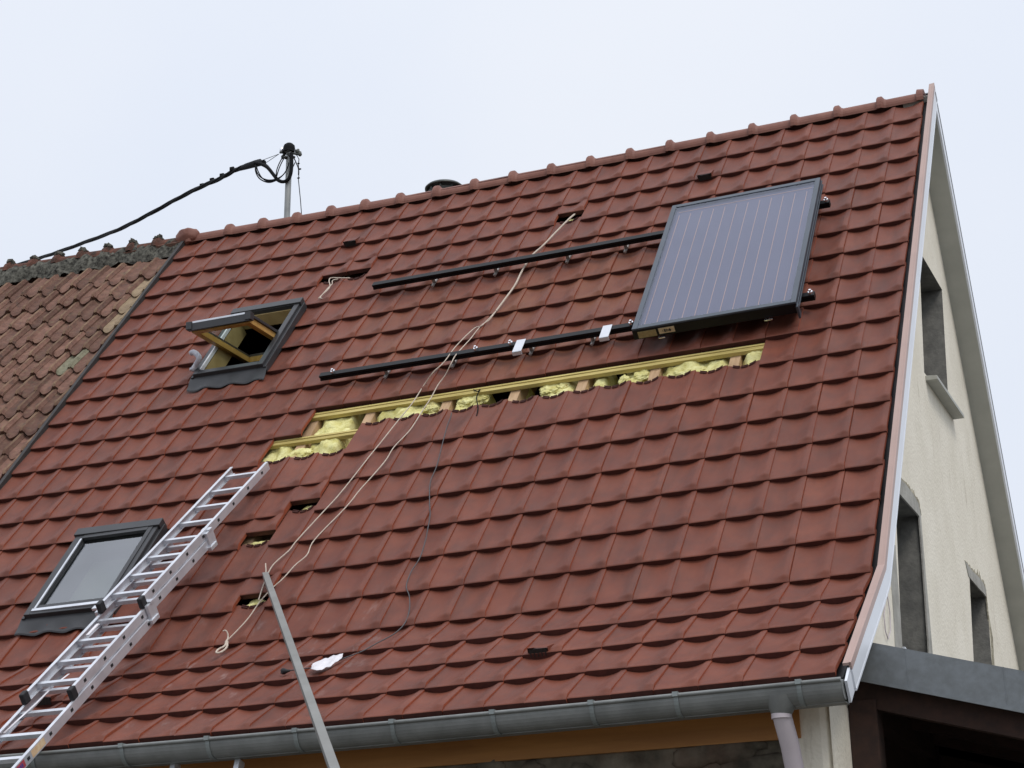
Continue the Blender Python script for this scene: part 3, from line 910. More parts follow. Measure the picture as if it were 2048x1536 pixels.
# ventilation cowl showing over the ridge
cw = on_y(889, 377, AY + 1.4)
b = MB()
def ringz(r, z, seg=36): return [(cw + Vector((r * math.cos(2 * math.pi * i / seg), r * math.sin(2 * math.pi * i / seg), z))) * W for i in range(seg)]
b.sweep(None, [ringz(.02, .18), ringz(.45, .15), ringz(.70, .08), ringz(.78, .0), ringz(.78, -.05), ringz(.70, -.05), ringz(.66, .0), ringz(.1, .03)], 0, closed=False, smooth=True)
vs = [ringz(.78, .0), ringz(.70, .08)]
for z0, z1, r0, r1 in ((-.30, -.16, .62, .66), (-3.2, -.30, .40, .40)):
    b.sweep(None, [ringz(r0, z0), ringz(r1, z1)], 0, closed=True, smooth=True)
fs = 36
bm_ = []
for i in range(36):
    a = 2 * math.pi * i / 36
    if i % 4 == 0:
        b.box((cw.x + .64 * math.cos(a) - .03, cw.y + .64 * math.sin(a) - .03, cw.z - .18), (cw.x + .64 * math.cos(a) + .03, cw.y + .64 * math.sin(a) + .03, cw.z + .0))
b.build('vent_cowl', cowl_m, house)

# ------------------------------------------------------------------ neighbouring row house with the old roof
nb = thing('row_house', 'older adjoining house with weathered brown ribbed roof tiles and mossy black ridge', 'house', Vector((-38, 6, ZG)) * W)
OW, OR, O0 = .80, .935, .57
def otile(mb, k, j, m, seed):
    rnd = random.Random(seed)
    dk, dj, dn, tl, tint = rnd.uniform(-.02, .02), rnd.uniform(-.05, .05), rnd.uniform(-.02, .03), rnd.uniform(-.07, .07), rnd.random()
    us = [0, .06, .12, .2, .3, .42, .54, .64, .70, .74, .78, .82, .86, .90, .95, 1.0]
    vs = [0, .03, .08, .15, .3, .6, 1.0, 1.15]
    def h(u, v):
        rib = .115 * (smooth01((u - .66) / .08) - smooth01((u - .90) / .08)) - .03 * math.exp(-((u - .82) / .025) ** 2)
        body = -.05 * math.sin(math.pi * min(1, u / .68)) if u < .68 else 0
        nose = -.06 * (1 - smooth01(v / .10))
        return (rib + body) * (1 - .15 * (1 - smooth01(v / .15))) + nose - .17 * v + dn + tl * (u - .5) + .012 * noise.noise(Vector((k + u * 3, j * 3 + v * 3, 1)))
    sc = lambda u: .15 * math.sin(math.pi * min(1.0, u / .72)) if u < .72 else .0
    P = lambda u, v, e=0: rp(k + OW * (1 - u) + dk, j - v * OR + dj + sc(u) * (1 - min(1, v * 2)), h(u, v) + e - .04 + .018 * max(0, k - 30))
    mb.grid([[P(u, v) for u in us if u <= .70] for v in vs], m, tint, True)
    mb.grid([[P(u, v) for u in us if .70 <= u <= .90] for v in vs], m if m else 3, tint, True)
    mb.grid([[P(u, v) for u in us if u >= .90] for v in vs], m, tint, True)
    mb.grid([[P(u, 0) for u in us], [P(u, .01, -.10) for u in us], [P(u, .05, -.20) for u in us]], m, tint * .6, True)
    mb.grid([[P(0, v) for v in vs], [P(0, v, -.15) for v in vs]], m, tint, False)
    mb.grid([[P(1, v) for v in vs], [P(1, v, -.15) for v in vs]], m, tint, False)
b = MB()
for r in range(0, 22):
    for c in range(0, 20):
        m = 0
        if (c == 0 and r in (1, 2, 3)): m = 1
        if (c, r) == (1, 5): m = 2
        otile(b, 30.16 + c * OW, O0 + r * OR, m, r * 97 + c)
old_o = b.build('roof', [old_clay, old_pale, old_green, old_rib], nb, fixn=False)
# mortar bed and ridge tiles
b = MB()
ks = [30.1 + .12 * i for i in range(120)]
rows = []
for jj, nb_ in ((-1.32, -.10), (-1.18, .02), (-1.0, .07), (-.84, .02), (-.68, -.10), (-.52, -.26)):
    rows.append([rp(k, jj + .22 * noise.noise(Vector((k * .9, jj, 4))) * (1 if jj > -1.3 else 0), nb_ + .16 * noise.noise(Vector((k * 2.2, jj * 5, 0))) + .08 * noise.noise(Vector((k * 6, jj * 9, 2))) - (.0 if jj > -1.3 else .05) + .026 * (k - 30)) for k in ks])
b.grid(rows, 0, .5, True)
b.build('mortar_bed', moss, old_o, fixn=False)
b = MB()
oring = lambda k, r, dz: [(apex(k) + Vector((0, .05, -.50 + dz + .03 * (k - 30))) + Vector((0, -r * math.cos(t), r * math.sin(t)))) * W for t in [R(5 + 175 * i / 10) for i in range(11)]]
for i in range(10):
    k0 = 30.35 + i * 1.22; dz = random.uniform(-.03, .03)
    b.sweep(None, [oring(k0, .46, dz), oring(k0 + .92, .47, dz), oring(k0 + .98, .62, dz - .02), oring(k0 + 1.18, .60, dz - .02), oring(k0 + 1.24, .45, dz)], 0, closed=False, smooth=False)
    b.blob((apex(k0 + 1.08) + Vector((0, -.12, .02 + .03 * (k0 - 29)))) * W, [Vector((.17 * W, 0, 0)), Vector((0, .22 * W, 0)), Vector((0, 0, .15 * W))], 1, .5, 2, 3, i)
b.build('ridge_capping', [old_ridge_m, moss], old_o)
b = MB()
b.box((-46, -3.8, ZG), (-30.2, 36, -3.4)); b.build('wall', render_m, nb)
b = MB()
b.hexa([bk(x, t, n) * W for n in (-.6, -.15) for x, t in ((-46, 0), (-30.1, 0), (-30.1, TB), (-46, TB))]); b.build('rear_roof_slope', old_clay, nb)
b = MB(); b.hexa([rp(k, j, n) for n in (-1.1, -.8) for k, j in ((30.2, -1.2), (46, -1.2), (46, 16.9), (30.2, 16.9))]); b.hexa([rp(k, j, n) for n in (-1.1, -.8) for k, j in ((30.2, 17.6), (46, 17.6), (46, 20.6), (30.2, 20.6))]); b.build('roof_decking', dark_void, nb)

# ------------------------------------------------------------------ solar collector on its rails
PK0, PK1, PJ0, PJ1 = 2.92, 8.02, 3.32, 8.74
N0, N1 = .42, .80
sc_ = thing('solar_collector', 'glazed solar thermal collector in dark grey frame fixed on two rails', 'solar panel', rp(5.5, 6, N0))
b = MB()
wk, wj = .17, .13
frame_bars(b, PK0, PK1, PJ0, PJ1, N0, N1, wk, wj)
b.rbox(PK0 + wk, PK1 - wk, PJ0 + wj, PJ1 - wj, N0, N0 + .05)
b.rbox(PK0 - .03, PK0, PJ0, PJ1, N0 + .05, N0 + .12); b.rbox(PK0 - .03, PK0, PJ0, PJ1, N0 + .2, N0 + .26)
b.rbox(PK0 - .05, PK0 + .02, PJ1 - .08, PJ1 + .06, N0 - .16, N0 + .26)
b.build('frame', pane_frame, sc_, bevel=.004)
b = MB()
b.rbox(PK0, PK1, PJ1 + .001, PJ1 + .012, N0 + .01, N1 - .06)
b.build('lower_side_strip', black_metal, sc_)
b = MB()
b.rbox(PK0 + wk, PK1 - wk, PJ0 + wj, PJ1 - wj, N1 - .16, N1 - .12, 0)
nl = 12
for i in range(nl):
    kq = PK0 + wk + (PK1 - PK0 - 2 * wk) * (i + .62) / nl
    seg = 90
    b.rbox(kq - .0085, kq + .0085, PJ0 + .42, PJ1 - .16, N1 - .118, N1 - .108, 1)
b.rbox(PK0 + wk + .1, PK1 - wk - .1, PJ0 + .27, PJ0 + .285, N1 - .118, N1 - .108, 1)
b.build('absorber', [absorber_m, copper_line], sc_)
b = MB(); b.rbox(PK0 + wk - .02, PK1 - wk + .02, PJ0 + wj - .015, PJ1 - wj + .015, N1 - .035, N1 - .022)
b.build('glass', glass_coll, sc_)
jf = PJ1 + .012
b = MB(); b.rbox(7.28, 7.86, jf, jf + .01, N0 + .04, N0 + .26, 0)
b.build('label', tan_lbl, sc_)
b = MB(); b.rbox(6.70, 7.20, jf, jf + .01, N0 + .08, N0 + .27, 0)
lb = b.build('label', cream_lbl, sc_)
b = MB()
for (ka, kb, na, nb2) in ((6.98, 7.03, .12, .22), (6.94, 6.965, .12, .22), (6.90, 6.925, .13, .20), (6.83, 6.87, .12, .22), (6.81, 6.89, .15, .19), (7.06, 7.075, .14, .20)):
    b.rbox(ka, kb, jf + .01, jf + .013, N0 + na - .0, N0 + nb2 - .0)
b.build('print', ink, lb)
for (ka, kb) in ((7.05, 7.25), (3.7, 3.95)):
    b = MB(); b.rbox(ka, kb, PJ1 + .02, PJ1 + .07, N0 - .04, N0 - .015); b.build('clamp', chrome, sc_)

def hookset(root, ks, j, n_rail):
    for kq in ks:
        b = MB()
        b.rbox(kq - .055, kq + .055, j - .02, j + .20, .03, .06)
        b.rbox(kq - .055, kq + .055, j + .02, j + .05, .05, n_rail)
        b.rbox(kq - .055, kq + .055, j - .30, j - .0, -.0, .06)
        b.rbox(kq - .04, kq + .01, j + .18, j + .235, .02, .10)
        b.build('roof_hook', steel, root)

def rail(j, k0, k1, label, hooks, bolts, plates):
    root = thing('mounting_rail', label, 'rail', rp((k0 + k1) / 2, j, .2), 'black mounting rails for the solar collector')
    b = MB()
    n = 12
    for sgn in (0,):
        secs = []
        for i in range(n + 1):
            k = k0 + (k1 - k0) * i / n
            secs.append([rp(k, j - .075, .22), rp(k, j + .075, .22), rp(k, j + .075, .29), rp(k, j + .055, .29), rp(k, j + .055, .33), rp(k, j + .075, .33), rp(k, j + .075, .41), rp(k, j - .075, .41)])
        b.sweep(None, secs, 0)
    b.build('rail_profile', black_metal, root)
    hookset(root, hooks, round(j), .24)
    for kq in bolts:
        b = MB()
        c = rp(kq, j, .44); u = (rp(kq, j, 1.44) - rp(kq, j, .44)).normalized()
        b.tube([c - u * .01, c + u * .012], .020, 6, smooth=False); b.tube([c + u * .012, c + u * .028], .010, 8)
        b.build('bolt', chrome, root)
    for kq in plates:
        b = MB()
        b.rbox(kq - .155, kq + .155, j - .10, j + .40, .415, .432)
        b.rbox(kq - .155, kq + .155, j + .37, j + .40, .30, .432)
        b.build('stop_plate', plate_m, root, bevel=.001)
    return root
rail(4.03, 2.62, 19.08, 'upper black rail running from under the solar collector above bare roof', (16.81, 14.45, 11.79, 9.69, 7.4, 4.9), (2.72,), ())
rail(8.04, 2.55, 19.15, 'lower black rail carrying two silver plates below the upper rail', (16.84, 14.45, 11.76, 9.69, 7.4, 4.9), (18.65, 13.55, 12.35, 8.32, 2.66), (12.02, 9.12))

# ------------------------------------------------------------------ ropes, flex and litter on the roof
def smoothline(pts, sub=6):
    out = []
    for i in range(len(pts) - 1):
        p0, p1, p2, p3 = pts[max(i - 1, 0)], pts[i], pts[i + 1], pts[min(i + 2, len(pts) - 1)]
        for s in range(sub):
            t = s / sub
            out.append(.5 * ((2 * p1) + (p2 - p0) * t + (2 * p0 - 5 * p1 + 4 * p2 - p3) * t * t + (3 * p1 - p0 - 3 * p2 + p3) * t ** 3))
    out.append(pts[-1])
    return out

def line_on_roof(pts, n=.06):
    return smoothline([on_roof(x, y, n if len(q) == 0 else q[0]) for x, y, *q in pts])

up = [(1150, 428, -.12), (1139, 437, .07), (1112, 464), (1087, 490), (1063, 512), (1045, 540), (1030, 570), (1010, 598), (992, 622)]
sA = [(992, 622), (975, 640), (962, 652, .09), (946.8, 650 + 8), (912.6, 691.5, .30), (888, 724, .46), (866, 745, .40), (846.7, 772), (824.7, 806), (793, 845), (763.7, 882), (741.7, 908.8), (707.5, 952.7), (675.8, 991.8), (646.5, 1023.5), (594.5, 1080), (578, 1100.8), (545.5, 1130.5), (530.6, 1160), (524, 1178), (517, 1200)]
sB = [(992, 622), (978, 640), (961.4, 652), (939.5, 679, .12), (912.6, 708.6, .40), (902.8, 725.7, .46), (890.6, 750, .2), (876, 769.6), (861.3, 796.5), (846.7, 818.5), (819.8, 860), (788, 894), (771, 921), (744, 952.7), (719.7, 979.6), (702.6, 1001.6), (683, 1023.5), (628.6, 1080), (613.8, 1109.7), (590, 1130.5), (566, 1157), (542.5, 1178), (518.8, 1204.7), (498, 1234.4), (480, 1255), (458, 1277.5), (453.5, 1284)]
rope = thing('rope', 'long beige rope lying doubled down the roof from small gap near ridge, looped at end', 'rope', on_roof(700, 960))
b = MB(); b.tube(line_on_roof(up), .034 * W, 8); b.build('doubled_strand', rope_m, rope)
b = MB(); b.tube(line_on_roof(sA), .018 * W, 7); b.build('strand', rope_m, rope)
b = MB(); b.tube(line_on_roof(sB), .018 * W, 7); b.build('strand', rope_m, rope)
b = MB()
b.tube(line_on_roof([(454, 1280, .1), (449, 1292, .1), (438, 1298, .1), (432.5, 1304, .1), (437, 1306, .1), (447, 1301, .1), (454, 1293, .1), (454, 1284, .1)]), .030 * W, 7)
b.blob(on_roof(453.5, 1285, .1), [Vector((.055 * W, 0, 0)), Vector((0, .06 * W, 0)), Vector((0, 0, .06 * W))], 0, .3, 2, 2, 1)
b.tube(line_on_roof([(453, 1284, .1), (456, 1275, .12), (455, 1266, .2), (451, 1261, .25), (446, 1262, .25)]), [.026 * W] * 12 + [.02 * W] * 13, 6)
b.build('knotted_loop', rope_m, rope)
cord = MB()
cord.tube(line_on_roof([(700, 556, -.05), (682, 556, .02), (662, 556, .08), (658, 562, .08), (660, 572, .06), (655, 580, .06), (646, 588, .06), (637, 597, .06)]), .022 * W, 7)
cord.tube(line_on_roof([(676, 558, .06), (665, 561, .1), (664, 568, .07), (655, 577, .07), (641, 594, .06), (644, 597, .06)]), .018 * W, 7)
tag(cord.build('cord', rope_m), 'short tangled cord hanging from the gap of pushed-up tiles above open roof window', 'cord')
fx = [(903, 826, -.05), (901, 835, .05), (895, 850), (888, 874.6), (873.6, 931), (861, 962.5), (859, 996.7), (860, 1030), (855, 1060), (851, 1080), (839.5, 1115.6), (821.6, 1145), (812.7, 1172), (818.6, 1193), (818.6, 1219.5), (809.7, 1246), (789, 1267), (756, 1285), (723.6, 1302.7), (685, 1317.5), (649, 1332), (608, 1337), (580, 1341)]
flex = thing('cable', 'thin dark grey flex trailing from the opened roof strip down to its plug', 'cable', on_roof(818, 1200))
b = MB(); b.tube(line_on_roof(fx, .05), .016 * W, 7); b.build('flex', grey_cable_m, flex)
b = MB(); q = [on_roof(580, 1341, .06), on_roof(574, 1342, .07), on_roof(568, 1342.5, .07), on_roof(564.5, 1342.8, .07)]
b.tube(q, [.025 * W, .045 * W, .085 * W, .08 * W], 10)
for dy in (-3, 3): b.tube([on_roof(565, 1342.8 + dy, .07), on_roof(561, 1343.2 + dy, .07)], .012 * W, 6)
b.build('plug', rubber, flex)
b = MB()
b.tube(line_on_roof([(945, 778, -.15), (955, 783, -.05), (960, 779, -.1), (953, 795, -.08), (956, 815, -.08), (953, 832, -.1)]), .018 * W, 6)
tag(b.build('wire', cable_m), 'short black wire curled over the yellow batten at the dark gap in the insulation', 'wire')

# crumpled sheet of white plastic
b = MB()
ou = [(622, 1334), (621, 1322), (625, 1312), (627, 1322), (637, 1323), (652, 1314), (660, 1306), (672, 1303), (686, 1308), (678, 1315), (664, 1324), (650, 1332), (636, 1334)]
ctr = [(640, 1328), (655, 1320), (668, 1311)]
q0, q1 = kj(620, 1335), kj(688, 1303)
nU, nV = 40, 12
rows = []
for a in range(nV + 1):
    row = []
    for c in range(nU + 1):
        u = c / nU; v = a / nV - .5
        x = 623 + 62 * u; y = 1333 - 5 * u - 22 * u * u * (1 - .25 * u)
        wd = (7 + 15 * abs(math.sin(math.pi * min(.98, u * 1.0 + .04))) ** .7) * (1 + .25 * noise.noise(Vector((u * 7, 1, 2))))
        y2 = y + v * wd; x2 = x - v * wd * .25 + 2 * noise.noise(Vector((u * 9, v * 5, 3)))
        nn = .12 + .045 * noise.noise(Vector((u * 3, v * 2, 0))) + .010 * noise.noise(Vector((u * 9, v * 9, 5)))
        row.append(on_roof(x2, y2, max(.045, nn)))
    rows.append(row)
b.grid(rows, 0, .5, True)
sh = b.build('plastic_sheet', white_pl, None, fixn=False)
so2 = sh.modifiers.new('solid', 'SOLIDIFY'); so2.thickness = .002
tag(sh, 'crumpled white plastic sheet lying on lower tiles by the leaning grey bar', 'plastic')

# white rag poking out of the open window's lower left corner
b = MB()
pts = [on_roof(387, 738, .30), on_roof(392, 730, .42), on_roof(398, 718, .62), on_roof(395, 710, .72), on_roof(388, 705, .74), on_roof(383, 706, .70)]
b.tube(smoothline(pts, 5), [.10 * W * (1 + .15 * noise.noise(Vector((i * .6, 1, 1)))) for i in range(26)], 12)
b.blob(on_roof(383, 706, .70), [Vector((.09 * W, 0, 0)), Vector((0, .09 * W, 0)), Vector((0, 0, .085 * W))], 0, .2, 1.5, 3, 2)
b.blob(on_roof(385, 739, .30), [Vector((.1 * W, 0, 0)), Vector((0, .12 * W, 0)), Vector((0, 0, .08 * W))], 0, .3, 1.5, 3, 3)
tag(b.build('rolled_rag', cloth_m), 'white rolled rag sticking up from lower left corner of the open roof window', 'rag')

# ------------------------------------------------------------------ aluminium extension ladder lying on the roof
LP = Vector((-19.29, 4.764, 6.191)); LD = Vector((0, -.766, -.643)).normalized(); LN = Vector((0, LD.z, -LD.y))
lad = thing('ladder', 'three-section aluminium extension ladder lying up the roof from below the eaves', 'ladder', Vector((-20, -14, ZG)) * W)
def section(t0, t1, dn, dx, width, first, foot, name_lbl):
    """t along the ladder, first = t of the first rung"""
    P = lambda x, t, n: (LP + LD * t + LN * (dn + n) + Vector((dx + x, 0, 0))) * W
    b = MB()
    hd, th_, fl = .125, .028, .085
    for side in (0, -width):
        s = 1 if side == 0 else -1
        def bx(x0, x1, n0, n1):
            b.hexa([P(side + x, t, n) for t in (t0, t1) for x, n in ((x0, n0), (x1, n0), (x1, n1), (x0, n1))])
        bx(-th_ / 2, th_ / 2, -hd, hd)
        bx(-s * fl if s > 0 else th_ / 2, -th_ / 2 if s > 0 else fl, hd - .025, hd)
        bx(-s * fl if s > 0 else th_ / 2, -th_ / 2 if s > 0 else fl, -hd, -hd + .025)
    o = b.build('ladder_section', alu, lad, bevel=.0015)
    t = first
    while t < t1 - .2:
        b = MB()
        b.hexa([P(x, t + a, n) for x in (.0, -width) for a, n in ((-.06, -.055), (.06, -.055), (.06, .055), (-.06, .055))])
        b.hexa([P(th_ / 2 + e, t + a, n) for e in (0, .008) for a, n in ((-.055, -.04), (.055, -.04), (.055, .04), (-.055, .04))], 1)   # crimped end on the stile's outer face
        b.build('rung', [alu, rubber], o)
        t += 1.075
    if foot:
        for side in (0, -width):
            b = MB()
            b.hexa([P(side + x, t, n) for t in (t1 - .03, t1 + .22) for x, n in ((-.09, -hd - .03), (.06, -hd - .03), (.06, hd + .03), (-.09, hd + .03))])
            b.build('rubber_foot', rubber, o, bevel=.008)
    return o
s1 = section(-.55, 8.05, .0, .0, 1.30, .0, True, '')
s2 = section(3.75, 12.2, -.29, .03, 1.42, 4.16, True, '')
s3 = section(7.95, 24.5, -.58, .06, 1.54, 8.33, False, '')
# guide brackets of the overlapping sections
def brk(t, dn, x, m=alu):
    b = MB()
    P = lambda xx, tt, n: (LP + LD * tt + LN * (dn + n) + Vector((xx, 0, 0))) * W
    b.hexa([P(a, tt, n) for n in (-.34, .10) for a, tt in ((x, t - .12), (x + .09, t - .12), (x + .09, t + .28), (x, t + .28))])
    b.hexa([P(a, tt, n) for n in (.06, .14) for a, tt in ((x - .18, t - .08), (x + .11, t - .08), (x + .11, t + .10), (x - .18, t + .10))])
    b.hexa([P(a, tt, n) for n in (-.42, -.30) for a, tt in ((x - .04, t - .05), (x + .13, t - .05), (x + .13, t + .35), (x - .04, t + .35))])
    b.build('guide_bracket', chrome if m is None else m, lad, bevel=.002)
brk(7.95, -.20, .06); brk(7.95, -.20, -1.52)
brk(3.95, -.05, .02, alu)
b = MB()      # latch hook and the pull strap
P = lambda x, t, n: (LP + LD * t + LN * n + Vector((x, 0, 0))) * W
b.hexa([P(-1.2 + a, t, n) for n in (-.22, -.19) for a, t in ((0, 8.75), (.09, 8.75), (.09, 9.35), (0, 9.35))])
b.build('latch', white_pl, lad)
b = MB()
pts = smoothline([P(-.88, 11.0, -.42), P(-.98, 11.6, -.40), P(-1.12, 12.3, -.46), P(-1.3, 13.0, -.52), P(-1.42, 13.5, -.56)], 6)
rows = [[p + Vector((-.035 * W, 0, 0)) for p in pts], [p + Vector((.035 * W, 0, 0)) for p in pts]]
b.grid(rows, 0, .5, True)
b.build('strap', white_pl, lad, fixn=False)
# stickers on the outer face of the lower section's right stile
def sticker(t0, t1, m, name='sticker', n0=-.09, n1=.09, e=.016):
    b = MB()
    P = lambda x, tt, n: (LP + LD * tt + LN * (-.58 + n) + Vector((.06 + x, 0, 0))) * W
    b.hexa([P(x, tt, n) for x in (.012, e) for tt, n in ((t0, n0), (t1, n0), (t1, n1), (t0, n1))])
    return b, P
b, P3 = sticker(14.0, 14.62, orange_lbl); b.build('sticker', orange_lbl, s3)
for t0 in (14.95, 16.02):
    b, _ = sticker(t0, t0 + .80, red_lbl); st = b.build('sticker', red_lbl, s3)
    b = MB()
    for i in range(6):
        ta = t0 + .10 + i * .075
        b.hexa([P3(x, tt, n) for x in (.016, .019) for tt, n in ((ta, -.045), (ta + .05, -.045), (ta + .05, .045), (ta, .045))])
    b.build('print', blue_ink, st)

# second ladder whose two stile tips show below the gutter
l2 = thing('ladder', 'aluminium ladder leaning under the eaves, only its two stile tips showing below gutter', 'ladder', Vector((-16, -12, ZG)) * W)
ta, tb_ = on_y(352, 1527, -5.0), on_y(480, 1522, -5.0)
d2 = Vector((0, -.32, -.95)).normalized()
for t_ in (ta, tb_):
    b = MB(); b.beam(t_ * W, (t_ + d2 * 12.3) * W, .07 * W * 2, .13 * W * 2, Vector((0, -1, 0)))
    b.build('stile', alu, l2, bevel=.004)
for i in range(10):
    b = MB(); b.tube([(ta + d2 * (.8 + 1.1 * i)) * W, (tb_ + d2 * (.8 + 1.1 * i)) * W], .055 * W, 8); b.build('rung', alu, l2)

# ------------------------------------------------------------------ grey aluminium bar leaning against the roof
d0 = on_roof(531, 1150, .12)
dd = ray(655, 1500)
d1 = (CAMC + dd.normalized() * 34.0) * W
dirv = (d1 - d0).normalized()
dend = d0 + dirv * ((d0.z - ZG * W) / -dirv.z)
b = MB(); b.beam(d0, dend, .17 * W, .17 * W, Vector((.5, -1, .4)).normalized())
bar = thing('metal_bar', 'dull grey square aluminium bar leaning from the yard against the roof', 'bar', dend)
b.build('bar_profile', alu_dull, bar, bevel=.003)
b = MB(); b.tube([d0 + Vector((.0, 0, -.01)), on_roof(532, 1140, .2), on_roof(531, 1127, .25)], .02 * W, 6); b.build('cord_tip', rope_m, bar)

# ------------------------------------------------------------------ service mast and overhead cable
YM = AY + .8
mb0 = on_y(573.5, 440, YM); mt = on_y(579, 300, YM)
mast = thing('utility_mast', 'grey steel service mast with black cap and insulators standing behind the ridge', 'mast', Vector((mb0.x, YM, mb0.z - 3)) * W)
b = MB(); b.tube([Vector((mb0.x - .05, YM, mb0.z - 3)) * W, Vector((mt.x, YM, mt.z)) * W], .125 * W, 16)
b.build('pole', pole_m, mast)
M = lambda x, y, dy=0.0: on_y(x, y, YM + dy) * W
b = MB()
b.tube([M(577, 303), M(578.5, 296), M(579, 291), M(579.3, 287.5), M(579.5, 285.5)], [.24 * W, .25 * W, .22 * W, .13 * W, .02 * W], 16)
b.tube([M(577, 305), M(577, 302)], .26 * W, 16)
b.build('cap', cable_m, mast)
b = MB()
rnd = random.Random(8)
for i in range(14):
    x, y = rnd.uniform(563, 597), rnd.uniform(301, 315)
    b.blob(M(x, y, rnd.uniform(-.25, .25)), [Vector((rnd.uniform(.05, .11) * W, 0, 0)), Vector((0, .08 * W, 0)), Vector((0, 0, rnd.uniform(.05, .1) * W))], 0, .3, 2, 2, i)
for x in (560, 597): b.tube([M(577, 305), M(x, 305 if x < 577 else 309)], .05 * W, 8)
b.build('clamp_cluster', cowl_m, mast)
for x, y in ((563, 300), (596, 303), (600, 308)):
    b = MB()
    b.tube([M(x, y + 4), M(x, y + 1), M(x, y - 2), M(x + 1, y - 5)], [.05 * W, .09 * W, .07 * W, .04 * W], 10); b.build('insulator', chrome if x < 580 else cowl_m, mast)
b = MB()
b.tube(smoothline([M(583, 306, -.2), M(583.5, 325, -.2), M(582, 345, -.2), M(577, 358, -.2), M(567, 363.5, -.2), M(556, 360, -.2), M(546, 348, -.2), M(535, 335, -.2), M(522, 328, -.1), M(510, 326, 0)]), .075 * W, 8)
for o1 in ((0, 0), (3, 1.5), (-2, 3)):
    b.tube(smoothline([M(512, 328), M(513 + o1[0], 342, -.2), M(521 + o1[0], 354 + o1[1], -.2), M(536, 360 + o1[1] * 1.6, -.2), M(552, 358 + o1[1], -.2), M(566, 350, -.2), M(574, 338, -.25), M(578, 325, -.25)]), .026 * W, 6)
for o1 in (0, 4):
    b.tube(smoothline([M(566 + o1, 313, -.2), M(558 + o1, 328, -.3), M(553 + o1 * .8, 343, -.3), M(553, 355, -.3)]), .022 * W, 6)
b.tube(smoothline([M(527, 325), M(537, 333), M(543, 343), M(550, 354)]), .03 * W, 6)
b.build('cable_loops', cable_m, mast)
b = MB()
b.tube([M(593, 310), M(598, 318), M(597, 330), M(598, 345), M(597, 360), M(601, 400), M(604, 440)], .018 * W, 6)
b.tube(smoothline([M(588, 316), M(593, 327), M(597, 338), M(597, 350)]), .025 * W, 6)
b.tube(smoothline([M(590, 325), M(587, 332), M(584, 338)]), .02 * W, 6)
for y in (327, 338, 356): b.blob(M(598 + (2 if y == 338 else -1), y), [Vector((.06 * W, 0, 0)), Vector((0, .04 * W, 0)), Vector((0, 0, .035 * W))], 0, .3, 2, 2, y)
b.build('guy_wire', cable_m, mast)

oc = thing('overhead_cable', 'thick black bundled overhead cable sloping from the mast down behind mossy ridge', 'cable', M(300, 420, 8))
path = [(528, 326, 0), (512, 327, .4), (490, 333, 1), (468, 342, 1.6), (440, 357, 2.4), (400, 375, 3.6), (350, 400, 5.2), (290, 433, 7), (240, 458, 9), (180, 481, 12), (120, 503, 15), (70, 519, 18), (0, 540, 22), (-120, 570, 30), (-300, 600, 45)]
pts = smoothline([M(*p) for p in path], 5)
b = MB()
for ph, r in ((0, .064), (2.1, .06), (4.2, .055)):
    tw = []
    for i, p in enumerate(pts):
        a = i * .55 + ph
        tw.append(p + Vector((0, math.cos(a), math.sin(a))) * (.045 * W))
    b.tube(tw, r * W, 7)
b.tube([p + Vector((0, 0, -.03 * W * math.sin(i * .35) * 2.2)) for i, p in enumerate(pts)], .016 * W, 5)
b.build('cable_bundle', cable_m, oc)
b = MB()
b.tube([M(528, 325, 0), M(512, 327, .4), M(492, 333, 1), M(478, 339, 1.4)], [.11 * W, .15 * W, .13 * W, .07 * W], 10)
b.build('cable_sleeve', cable_m, oc)
for x, y, dy in ((518, 323, .3), (464, 338, 1.6), (444, 351, 2.3), (424, 360, 3), (404, 371, 3.5)):
    b = MB(); c = M(x, y, dy); b.box(tuple(c / W - Vector((.10, .05, .08))), tuple(c / W + Vector((.10, .05, .09)))); b.build('cable_clip', cable_m, oc, bevel=.004)
b = MB(); b.tube([M(558, 308), M(526, 320)], .012 * W, 5); b.tube([M(558, 308), M(533, 325)], .012 * W, 5); b.build('tension_wire', cable_m, oc)

# ------------------------------------------------------------------ lean-to against the gable
YF = -2.3
lt = thing('lean_to', 'dark brown timber lean-to roof with wide weathered zinc fascia beside the gable', 'lean-to', Vector((3, 3, ZG)) * W)
tl_, tr_ = on_y(1736, 1283.5, YF), on_y(2048, 1342, YF)
bl_, br_ = on_y(1706, 1357, YF), on_y(2048, 1424, YF)
sl_t = (tr_.z - tl_.z) / (tr_.x - tl_.x); sl_b = (br_.z - bl_.z) / (br_.x - bl_.x)
xl, xr = XG + .03, 12.0
zt = lambda x: tl_.z + sl_t * (x - tl_.x); zb = lambda x: bl_.z + sl_b * (x - bl_.x)
b = MB()
b.hexa([Vector(p) * W for p in ((xl, YF, zb(xl)), (xr, YF, zb(xr)), (xr, YF + .06, zb(xr)), (xl, YF + .06, zb(xl)), (xl, YF, zt(xl)), (xr, YF, zt(xr)), (xr, YF + .06, zt(xr)), (xl, YF + .06, zt(xl)))])
b.hexa([Vector(p) * W for p in ((xl, YF - .05, zb(xl) - .03), (xr, YF - .05, zb(xr) - .03), (xr, YF + .02, zb(xr) - .03), (xl, YF + .02, zb(xl) - .03), (xl, YF - .05, zb(xl) + .04), (xr, YF - .05, zb(xr) + .04), (xr, YF + .02, zb(xr) + .04), (xl, YF + .02, zb(xl) + .04))])
for xx in (1.05, 3.12):
    b.hexa([Vector(p) * W for p in ((xx, YF - .008, zb(xx)), (xx + .02, YF - .008, zb(xx)), (xx + .02, YF, zb(xx)), (xx, YF, zb(xx)), (xx, YF - .008, zt(xx)), (xx + .02, YF - .008, zt(xx)), (xx + .02, YF, zt(xx)), (xx, YF, zt(xx)))])
b.build('fascia', zinc_dark, lt)
b = MB()
